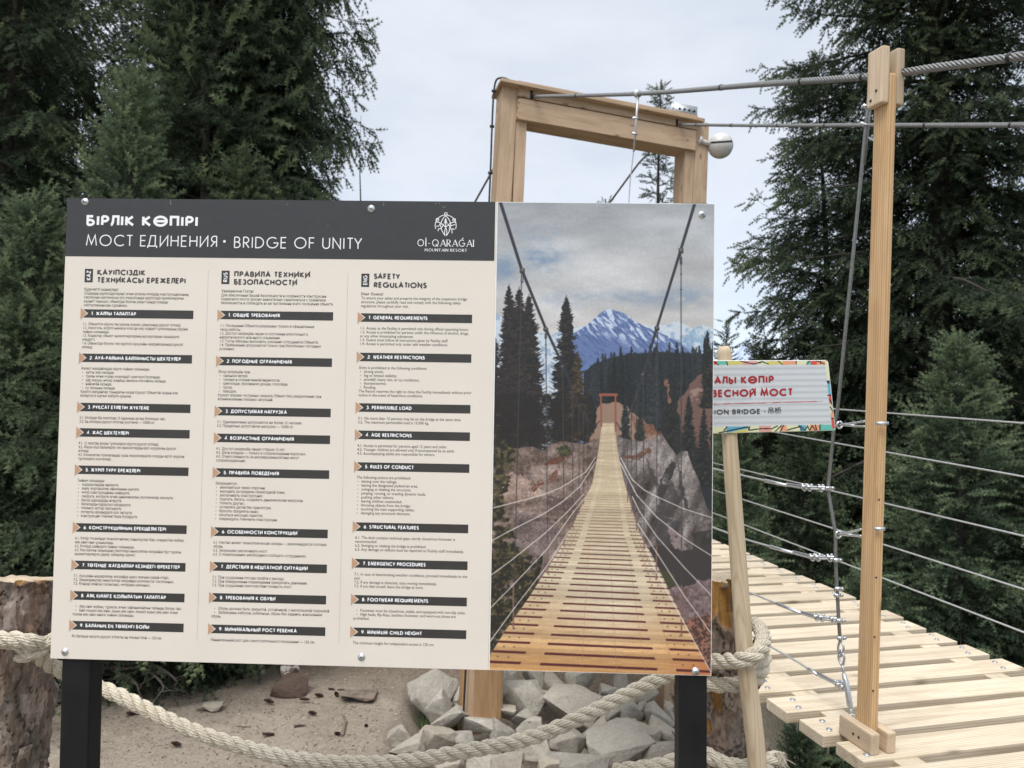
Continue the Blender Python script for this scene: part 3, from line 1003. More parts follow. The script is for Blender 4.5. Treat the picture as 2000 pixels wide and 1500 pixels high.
# right: the big gappy spruce
plant_tree('oldR', 1822, 11.0, 'huge spruce with a bare dark trunk and wide ragged limbs at the right', GR_, zfoot=-3.4, H=17.5, R=3.65, z0=.8, nprim=430, seed=52, pend=.55, prof=.40, dens=1.1, shoot=.17, up=.25, trunk_r=.33, zmax=12.5, gap=.15, bald=.92, lean=.012)
plant_tree('fillR', 1610, 12.6, 'full dark spruce left of the wooden post, its tip below the top edge', GR_, zfoot=-3.4, H=11.6, R=2.5, z0=.6, nprim=280, seed=97, pend=.5, prof=.55, dens=.8, shoot=.16, up=.2)
plant_tree('youngR', 1868, 8.3, 'pale green young spruce right of the wooden post', GR_, zfoot=-3.3, mat=M_SPRY, H=5.95, R=1.75, z0=.3, nprim=230, seed=61, pend=.25, prof=.75, dens=.95, shoot=.14, up=.4, tipl=.15)
plant_tree('youngC', 1570, 9.0, 'bushy young spruce behind the direction sign and the deck', GR_, zfoot=-2.9, scale=.95, rz=1.0)
plant_tree('youngA', 1440, 8.6, 'young spruce whose green top shows just under the sign', GR_, zfoot=-2.8, scale=.86, rz=.5)
plant_tree('youngB', 1690, 7.6, 'low young spruce in the gully behind the wooden post', GR_, zfoot=-3.3, scale=.85, rz=2.2)
plant_tree('youngC', 2010, 8.0, 'dark young spruce at the right edge behind the railing wires', GR_, zfoot=-3.3, scale=.95, rz=2.9)
plant_tree('youngB', 1560, 5.6, 'small spruce down in the gully under the edge of the deck', GR_, zfoot=-2.6, scale=.5, rz=.2)
plant_tree('youngB', 1800, 6.0, 'small spruce in the gully beneath the right part of the deck', GR_, zfoot=-3.2, scale=.6, rz=1.2)
plant_tree('oldM', 1660, 15.0, 'dark spruce behind the great one, left of the wooden post', GR_, zfoot=-3.6, scale=.82, rz=4.0)
plant_tree('oldF', 1985, 14.5, 'dark spruce behind the great one at the right edge', GR_, zfoot=-3.6, scale=.9, rz=1.0)
plant_tree('oldM', 1500, 18.0, 'shaded spruce deep behind the direction sign', GR_, zfoot=-3.8, scale=.5, rz=5.0)
plant_tree('youngC', 1492, 12.5, 'bushy dark spruce whose top meets the far peak behind the sign', GR_, zfoot=-2.4, scale=1.12, rz=4.1)
plant_tree('oldF', 1790, 17.0, 'shaded spruce deep behind the trunk of the great one', GR_, zfoot=-3.8, scale=.75, rz=3.0)
plant_tree('sap', 1421, 13.0, 'thin open topped sapling peeping over the direction sign', GR_, zfoot=-2.2, H=5.55, R=.85, z0=.4, nprim=60, seed=71, pend=.2, prof=.7, dens=.6, shoot=.12, up=.5)
plant_tree('far', 1287, 15.0, 'narrow spruce whose thin top rises behind the portal', GR_, zfoot=-1.0, H=9.75, R=1.5, z0=.6, nprim=125, seed=81, pend=.35, prof=.95, dens=.62, shoot=.14, up=.5, gap=.2)
plant_tree('sap', 1178, 15.0, 'thin sapling tip just above the top of the photo print', GR_, zfoot=.15, scale=1.09, rz=2.0)
print('TRIS', NTRI)

# ------------------------------------------------------------------ information board
BC = np.array([-.3009, 1.7312, 1.5855])
rx, ry, rz = .0246, -.0002, -.0286
BW, BH = 1.53, 1.0827
RB = Matrix.Rotation(rz, 3, 'Z') @ Matrix.Rotation(ry, 3, 'Y') @ Matrix.Rotation(rx, 3, 'X')
RBn = np.array(RB)
BX, BN, BZ = RBn[:, 0], -RBn[:, 1], RBn[:, 2]           # BN points to the viewer
MB = RB.to_4x4()
MB.translation = Vector(BC)
def uv(px, py):
    q = pl(px, py, BC, BN) - BC
    return np.array([q @ BX, q @ BZ])
def bw(u, v, h=0.0):
    return BC + BX * u + BZ * v + BN * h
board = thing('information_board', (bw(0, -BH / 2)[0], bw(0, -BH / 2)[1], 0.0), 'large cream and charcoal rules board in three languages with a printed bridge photo', 'information board')
UL, UR_, VT, VB = -BW / 2, BW / 2, BH / 2, -BH / 2
US = uv(969.5, 398)[0]                                   # seam between the two panels
def slab(nm, u0, u1, v0, v1, h0, h1, mat, par, bev=0.0):
    bm = bmesh.new()
    bmesh.ops.create_cube(bm, size=1)
    for q in bm.verts:
        q.co = Vector((u0 if q.co.x < 0 else u1, -(h0 if q.co.y > 0 else h1), v0 if q.co.z < 0 else v1))
    if bev:
        bmesh.ops.bevel(bm, geom=bm.edges[:], offset=bev, segments=2, affect='EDGES')
    me = bpy.data.meshes.new(nm)
    bm.to_mesh(me)
    bm.free()
    return link(nm, me, mat, par, MB)
pan = slab('rules_panel', UL, US, VB, VT, -.0035, 0, M_PANEL, board)
pan2 = slab('photo_panel', US + .0005, UR_, VB, VT, -.0035, -.0002, M_EDGE, board)
# black square-tube posts and rails behind the panels
def bpost(px_c, wid):
    t = uv(px_c[0], 392)
    b = uv(px_c[1], 1310)
    sl = (b - t) / (t[1] - b[1])
    p1 = bw(t[0], VT + .004, -.0335)
    p0 = bw(b[0], VB - .0, -.0335)
    p0 = p0 + (p0 - p1) / np.linalg.norm(p0 - p1) * 1.35
    return wood_box('post', p0, p1, wid, 0.055, BN, M_BLACKSTEEL, board, 0.004)
bpost((170, 144.5), .067)
bpost((1357, 1355), .064)
for v in (VT - .02, VB + .03):
    M_, L_ = frame_of(bw(UL + .09, v, -.0225), bw(UR_ - .09, v, -.0225), BZ)
    g = Geo()
    g.box(M_ @ Matrix.Translation((L_ / 2, 0, 0)), L_, .034, .04)
    link('rail', g.mesh('rail'), M_BLACKSTEEL, board)
e0, e1 = uv(155, 384), uv(190, 384)
slab('frame_tab', e0[0], e1[0], VT - .004, VT + .003, -.02, -.006, M_BLACKSTEEL, board)

class Print:
    """flat shapes printed on the board: everything given in (u, v) metres"""
    def __init__(s, h):
        s.g = Geo()
        s.h = h
        s.k = 0
    def poly(s, pts):
        V = [(u, -s.h, v) for u, v in pts]
        n = len(V)
        if n == 4: s.g.add(V, [(0, 1, 2, 3)])
        else: s.g.add(V, None, [(0, i, i + 1) for i in range(1, n - 1)])
    def rect(s, u0, v0, u1, v1):
        s.poly([(u0, v0), (u1, v0), (u1, v1), (u0, v1)])
    def stroke(s, P, wd, capx=0.0):
        P = np.asarray(P, float)
        n = len(P)
        if n < 2: return
        closed = np.allclose(P[0], P[-1])
        d = np.diff(P, axis=0)
        d /= np.linalg.norm(d, axis=1)[:, None] + 1e-12
        nr = np.stack([-d[:, 1], d[:, 0]], -1)
        if closed:
            a = np.concatenate([nr[-1:], nr])
            b = np.concatenate([nr, nr[:1]])
        else:
            a = np.concatenate([nr[:1], nr])
            b = np.concatenate([nr, nr[-1:]])
        m = a + b
        m /= np.maximum(np.linalg.norm(m, axis=1)[:, None], 1e-9)
        c = np.clip((m * a).sum(1), .35, 1)
        off = m * (wd / 2 / c)[:, None]
        s.k += 1
        h = s.h + (s.k % 7) * 8e-6
        Lp, Rp = P + off, P - off
        V = np.concatenate([np.stack([Rp[:, 0], np.full(n, -h), Rp[:, 1]], -1), np.stack([Lp[:, 0], np.full(n, -h), Lp[:, 1]], -1)])
        i = np.arange(n - 1)
        s.g.add(V, np.stack([i, i + 1, i + 1 + n, i + n], -1))
    def done(s, nm, mat, par, M=None):
        return link(nm, s.g.mesh(nm), mat, par, M or MB)

# ---- geometric sans capitals drawn as strokes (cap height 1)
def arc(cx, cy, rx_, ry_, a0, a1, n=None):
    n = n or max(5, int(abs(a1 - a0) / 15) + 1)
    a = np.radians(np.linspace(a0, a1, n))
    return [(cx + rx_ * math.cos(q), cy + ry_ * math.sin(q)) for q in a]
def _b(x, y0, y1, r):            # bowl from stem x, between y0 and y1
    ry_ = (y1 - y0) / 2
    return [(0, y1), (x, y1)] + arc(x, (y0 + y1) / 2, r, ry_, 90, -90)[1:-1] + [(x, y0), (0, y0)]
STEM = [(0, 0), (0, 1)]
def mirror(ss, wdt):
    return [[(wdt - x, y) for x, y in s_] for s_ in ss]
GL = {}
GL['A'] = (.74, [[(0, 0), (.37, 1), (.74, 0)], [(.12, .31), (.62, .31)]])
GL['B'] = (.50, [STEM, _b(.22, .53, 1, .23), _b(.22, 0, .53, .28)])
GL['C'] = (.80, [arc(.5, .5, .5, .5, 48, 312)])
GL['D'] = (.70, [[(0, 0), (0, 1), (.2, 1)] + arc(.2, .5, .5, .5, 90, -90)[1:-1] + [(.2, 0), (0, 0)]])
GL['E'] = (.44, [[(.44, 1), (0, 1), (0, 0), (.44, 0)], [(0, .52), (.41, .52)]])
GL['F'] = (.42, [[(.42, 1), (0, 1), (0, 0)], [(0, .52), (.39, .52)]])
GL['G'] = (.96, [arc(.5, .5, .5, .5, 48, 348) + [(.98, .48), (.58, .48)]])
GL['H'] = (.62, [STEM, [(.62, 0), (.62, 1)], [(0, .52), (.62, .52)]])
GL['I'] = (.0, [STEM])
GL['K'] = (.56, [STEM, [(.52, 1), (.03, .53), (.56, 0)]])
GL['L'] = (.38, [[(0, 1), (0, 0), (.38, 0)]])
GL['M'] = (.90, [[(0, 0), (.14, 1), (.45, .12), (.76, 1), (.90, 0)]])
GL['N'] = (.66, [[(0, 0), (0, 1), (.66, 0), (.66, 1)]])
GL['O'] = (1.0, [arc(.5, .5, .5, .5, 0, 360, 33)])
GL['P'] = (.46, [STEM, _b(.20, .44, 1, .27)])
GL['Q'] = (1.0, [arc(.5, .5, .5, .5, 0, 360, 33), [(.58, .32), (.98, -.06)]])
GL['R'] = (.48, [STEM, _b(.20, .46, 1, .26), [(.17, .46), (.50, 0)]])
GL['S'] = (.46, [arc(.235, .755, .21, .245, 35, 250) + arc(.225, .255, .235, .255, 70, -150)])
GL['T'] = (.50, [[(.25, 0), (.25, 1)], [(0, 1), (.5, 1)]])
GL['U'] = (.60, [[(0, 1), (0, .3)] + arc(.3, .3, .3, .3, 180, 360)[1:-1] + [(.6, .3), (.6, 1)]])
GL['V'] = (.68, [[(0, 1), (.34, 0), (.68, 1)]])
GL['W'] = (1.0, [[(0, 1), (.25, 0), (.5, .95), (.75, 0), (1.0, 1)]])
GL['X'] = (.60, [[(0, 0), (.6, 1)], [(0, 1), (.6, 0)]])
GL['Y'] = (.62, [[(0, 1), (.31, .46), (.62, 1)], [(.31, 0), (.31, .46)]])
GL['Z'] = (.54, [[(0, 1), (.54, 1), (0, 0), (.54, 0)]])
for a_, b_ in zip('АВЕКМНОРСТХІ', 'ABEKMHOPCTXI'):
    GL[a_] = GL[b_]
GL['Б'] = (.50, [[(.44, 1), (0, 1), (0, 0)], _b(.22, 0, .56, .28)])
GL['Г'] = (.40, [[(.40, 1), (0, 1), (0, 0)]])
GL['Ґ'] = GL['Г']
GL['Ғ'] = (.44, [[(.44, 1), (.06, 1), (.06, 0)], [(-.06, .5), (.28, .5)]])
GL['Д'] = (.80, [[(0, -.18), (0, 0), (.80, 0), (.80, -.18)], [(.08, 0), (.26, 1), (.66, 1), (.66, 0)]])
GL['Ё'] = (.44, GL['E'][1] + [[(.10, 1.2), (.14, 1.2)], [(.30, 1.2), (.34, 1.2)]])
GL['Ж'] = (.96, [[(.48, 0), (.48, 1)], [(0, 0), (.44, .52), (.03, 1)], [(.96, 0), (.52, .52), (.93, 1)]])
GL['З'] = (.48, [arc(.22, .755, .22, .245, 150, -90), arc(.22, .26, .26, .26, 90, -150)])
GL['И'] = (.66, [[(0, 1), (0, 0), (.66, 1), (.66, 0)]])
GL['Й'] = (.66, GL['И'][1] + [arc(.33, 1.24, .15, .13, 200, 340)])
GL['Л'] = (.60, [[(0, .02), (.06, .04), (.16, .30), (.20, 1), (.60, 1), (.60, 0)]])
GL['П'] = (.58, [[(0, 0), (0, 1), (.58, 1), (.58, 0)]])
GL['У'] = (.62, [[(0, 1), (.33, .38)], [(.62, 1), (.12, 0)]])
GL['Ф'] = (.90, [[(.45, -.04), (.45, 1.04)], arc(.45, .52, .45, .36, 0, 360, 25)])
GL['Ц'] = (.66, [[(0, 1), (0, 0), (.66, 0), (.66, -.18)], [(.56, 0), (.56, 1)]])
GL['Ч'] = (.52, [[(0, 1), (0, .66)] + arc(.22, .62, .22, .2, 190, 270) + [(.52, .42)], [(.52, 0), (.52, 1)]])
GL['Ш'] = (.90, [[(0, 1), (0, 0), (.90, 0), (.90, 1)], [(.45, 0), (.45, 1)]])
GL['Щ'] = (.98, [[(0, 1), (0, 0), (.98, 0), (.98, -.18)], [(.44, 0), (.44, 1)], [(.88, 0), (.88, 1)]])
GL['Ь'] = (.48, [STEM, _b(.20, 0, .54, .27)])
GL['Ы'] = (.78, [STEM, _b(.16, 0, .54, .27), [(.78, 0), (.78, 1)]])
GL['Э'] = (.78, mirror([arc(.5, .5, .5, .5, 48, 312), [(0, .5), (.55, .5)]], .78))
GL['Ю'] = (1.26, [STEM, [(0, .5), (.26, .5)], arc(.76, .5, .5, .5, 0, 360, 29)])
GL['Я'] = (.48, mirror(GL['R'][1], .48))
GL['Ә'] = (1.0, [arc(.5, .5, .5, .5, 160, -170) + [(.0, .5), (1.0, .5)]])
GL['Қ'] = (.60, [STEM, [(.52, 1), (.03, .53), (.56, 0), (.62, 0), (.62, -.2)]])
GL['Ң'] = (.68, [STEM, [(.60, 1), (.60, 0), (.70, 0), (.70, -.2)], [(0, .52), (.60, .52)]])
GL['Ө'] = (1.0, [arc(.5, .5, .5, .5, 0, 360, 33), [(0, .5), (1, .5)]])
GL['Ұ'] = (.62, GL['Y'][1] + [[(.08, .36), (.54, .36)]])
GL['Ү'] = GL['Y']
GL['1'] = (.26, [[(.02, .80), (.22, .98), (.22, 0)]])
GL['2'] = (.50, [arc(.25, .73, .23, .26, 165, -20) + [(.0, .02), (.50, .02)]])
GL['3'] = GL['З']
GL['4'] = (.54, [[(.40, 0), (.40, .98), (0, .27), (.54, .27)]])
GL['5'] = (.50, [[(.46, .98), (.12, .98), (.05, .56)] + arc(.22, .31, .27, .31, 115, -150)])
GL['6'] = (.54, [arc(.27, .29, .27, .29, 0, 360, 21), [(.04, .40), (.36, 1.0)]])
GL['7'] = (.50, [[(0, .98), (.48, .98), (.14, 0)]])
GL['8'] = (.50, [arc(.25, .75, .21, .23, 0, 360, 19), arc(.25, .26, .25, .26, 0, 360, 19)])
GL['9'] = (.54, [arc(.27, .71, .27, .29, 0, 360, 21), [(.50, .60), (.18, 0)]])
GL['.'] = (.04, [[(.0, .06), (.05, .06)]])
GL['-'] = (.30, [[(0, .40), (.30, .40)]])
GL['•'] = (.16, [[(.0, .42), (.16, .42)]])
def caps(pr, text, u, v, cap, wd, width=None, track=.20, right=None, rot=False, space=.48):
    """lay a line of capitals with its baseline start at (u, v); stretched to `width` when given"""
    x = 0.0
    items = []
    w_ = wd / cap
    kern = lambda c0, c1: -.10 if c1 in 'ЛДA' or c0 in 'T' else 0.0
    c1 = 1 - w_                                  # keep the ink inside the cap height
    pv_ = ''
    for ch in text:
        if ch == ' ':
            x += space
            pv_ = ''
            continue
        if pv_: x += kern(pv_, ch)
        pv_ = ch
        adv, ss = GL[ch]
        items.append((x + w_ / 2, ch, ss))
        x += adv + w_ + track * (1 if ch not in 'AАTТLЛУ' else .72)
    tot = x - track
    sx = (width / tot) if width else cap
    if right is not None: u = right - tot * sx
    for x0, ch, ss in items:
        for s_ in ss:
            P = np.array([((x0 + a) * sx, (w_ / 2 + b * c1) * cap) for a, b in s_])
            if rot: P = np.stack([-P[:, 1], P[:, 0]], -1)
            ww = wd
            if ch in '.•': ww = wd * (1.15 if ch == '.' else 1.5)
            pr.stroke(P + (u, v), ww)
    return tot * sx

PXM = BW / 1263.0                                 # metres per photo pixel near the board's top
H1, H2 = 0.00025, 0.0005
# header band
hb = uv(128, 498.5)[1], uv(966, 511.5)[1]
hv = sum(hb) / 2
hu = uv(966.5, 450)[0]
p = Print(H1)
p.rect(UL, hv, hu, VT)
band = p.done('header_band', M_DARK, pan)
p = Print(H2)
def line_at(px0, py0, px1, capx, wdx, txt, pr=None, track=.2):
    a = uv(px0, py0)
    b = uv(px1, py0)
    caps(pr or p, txt, a[0], a[1], capx * PXM, wdx * PXM, b[0] - a[0], track)
line_at(168.5, 441.5, 386.5, 21.8, 4.9, 'БІРЛІК КӨПІРІ', track=.13)
line_at(168, 480.3, 424, 22.5, 2.05, 'МОСТ ЕДИНЕНИЯ', track=.22)
line_at(457, 484.5, 707, 22.5, 2.05, 'BRIDGE OF UNITY', track=.22)
c = uv(438.5, 471.5)
p.poly([(c[0] + .0032 * math.cos(a), c[1] + .0032 * math.sin(a)) for a in np.linspace(0, 2 * np.pi, 16, endpoint=False)])
p.done('header_lettering', M_WHITE, band)
# emblem
p = Print(H2)
def lg(x, y):
    return uv(780 + x / 9.09, 380 + y / 9.09)
def lst(pts, wdx=1.35):
    p.stroke([lg(*q) for q in pts], wdx * PXM)
for cx, cy in ((826, 345), (677, 446), (972, 450)):
    lst(arc(cx, cy, 24, 24, 0, 360, 19), 1.3)
cxL, cyL = 823, 550
lst(arc(cxL, cyL, 186, 186, 161, 379, 40))
lst([(648, 489), (700, 492), (745, 512), (790, 548), (823, 585), (856, 620), (885, 560)][:5])
lst([(1000, 491), (945, 494), (900, 513), (858, 545), (823, 585)])
lst([(823, 380), (790, 408), (762, 450), (740, 505), (735, 565), (750, 625), (780, 685), (815, 733)])
lst([(823, 380), (858, 410), (886, 450), (908, 505), (913, 565), (898, 625), (868, 685), (833, 733)])
lst([(823, 590), (808, 630), (803, 680), (812, 733)])
lst([(823, 590), (840, 630), (846, 680), (834, 733)])
lst([(823, 430), (823, 585)], 1.5)
for yy, ww in ((432, 14), (460, 22), (488, 32)):
    lst([(823 - ww, yy + 24), (823, yy), (823 + ww, yy + 24)], 1.4)
lst([(655, 560), (690, 565), (712, 545), (722, 515)])
lst([(685, 650), (695, 610), (740, 606), (770, 560), (790, 530)])
lst([(990, 530), (940, 548), (870, 548)])
lst([(985, 620), (930, 606), (938, 690)])
lst([(885, 630), (893, 560), (862, 540)], 1.0)
# serif wordmark
SER = {'A', 'I', 'R', 'M', 'U', 'N', 'T', 'Q', 'O', 'G', 'E', 'S'}
def serif_line(txt, x0, x1, yb, capx, thick, thin):
    a, b = lg(x0, yb), lg(x1, yb)
    cap = capx / 9.09 * PXM
    x, it = 0, []
    for ch in txt:
        if ch == ' ':
            x += .42
            continue
        base = {'İ': 'I', 'Ǵ': 'G'}.get(ch, ch)
        adv, ss = GL[base]
        adv2 = adv * (.86 if base in 'OQG' else 1)
        it.append((x, ch, base, ss, .86 if base in 'OQG' else 1))
        x += adv2 + (.34 if base not in 'A' else .22)
    tot = x - .30
    sx = (b[0] - a[0]) / tot
    for x, ch, base, ss, kx in it:
        for s_ in ss:
            P = np.array([(a[0] + (x + .06 + q * kx) * sx, a[1] + r * cap) for q, r in s_])
            if base in 'OQGCS':
                p.stroke(P, (thick + thin) / 2)
            else:
                for i in range(len(P) - 1):
                    d_ = P[i + 1] - P[i]
                    hor = abs(d_[0]) > abs(d_[1]) * 1.2
                    up = d_[0] * d_[1] > 0 and abs(d_[0]) > .1 * abs(d_[1])
                    p.stroke(P[i:i + 2], thin if (hor or (up and base in 'AMNU')) else thick)
            if base in 'AIRMUNTE':
                for (q, r), P_ in zip(s_, P):
                    if r in (0, 1) and len(s_) < 6:
                        if base in 'A' and r == 1: continue
                        p.stroke([P_ - (.11 * sx, 0), P_ + (.11 * sx, 0)], thin)
        if ch == 'İ':
            P_ = np.array((a[0] + (x + .06) * sx, a[1] + 1.22 * cap))
            p.stroke([P_ - (.07 * sx, 0), P_ + (.07 * sx, 0)], thick)
        if ch == 'Ǵ':
            P_ = np.array((a[0] + (x + .5) * sx, a[1] + 1.16 * cap))
            p.stroke([P_, P_ + (.16 * sx, .16 * cap)], thick)
serif_line('Oİ-QARAǴAI', 320, 1312, 912, 113, 1.75 * PXM, .8 * PXM)
serif_line('MOUNTAIN RESORT', 444, 1193, 1005, 44, .95 * PXM, .5 * PXM)
p.done('emblem', M_WHITE, band)

# ---- body text from the built-in font
FONT = {}
def font_load(strings):
    """turn every line of small text into triangles in one go"""
    obs = []
    for key in strings:
        if key in FONT: continue
        txt, offset = key
        cu = bpy.data.curves.new('txt', 'FONT')
        cu.body = txt
        cu.size = 1.0
        cu.resolution_u = 2
        cu.offset = offset
        ob = bpy.data.objects.new('txt', cu)
        COL.objects.link(ob)
        obs.append((key, ob, cu))
    bpy.context.view_layer.update()
    dg = bpy.context.evaluated_depsgraph_get()
    for key, ob, cu in obs:
        me = bpy.data.meshes.new_from_object(ob.evaluated_get(dg))
        V = np.zeros(len(me.vertices) * 3, np.float32)
        me.vertices.foreach_get('co', V)
        T = np.array([list(q.vertices) for q in me.polygons if len(q.vertices) == 3], int).reshape(-1, 3)
        Qd = [list(q.vertices) for q in me.polygons if len(q.vertices) == 4]
        FONT[key] = (V.reshape(-1, 3), T, Qd)
        bpy.data.meshes.remove(me)
    for key, ob, cu in obs:
        bpy.data.objects.remove(ob)
        bpy.data.curves.remove(cu)
def font_mesh(txt, offset=0.0):
    if (txt, offset) not in FONT: font_load([(txt, offset)])
    return FONT[(txt, offset)]
def body(pr, txt, u, v, xh, width=None, offset=0.0, sxk=.88):
    V, T, Qd = font_mesh(txt, offset)
    if not len(V): return
    s_ = xh / .546                                         # x-height of the built-in font
    w0 = V[:, 0].max() - V[:, 0].min()
    sx = width / w0 if width else s_ * sxk
    VV = np.stack([u + (V[:, 0] - V[:, 0].min()) * sx, np.full(len(V), -pr.h), v + V[:, 1] * s_], -1)
    pr.g.add(VV, Qd if Qd else None, T if len(T) else None)

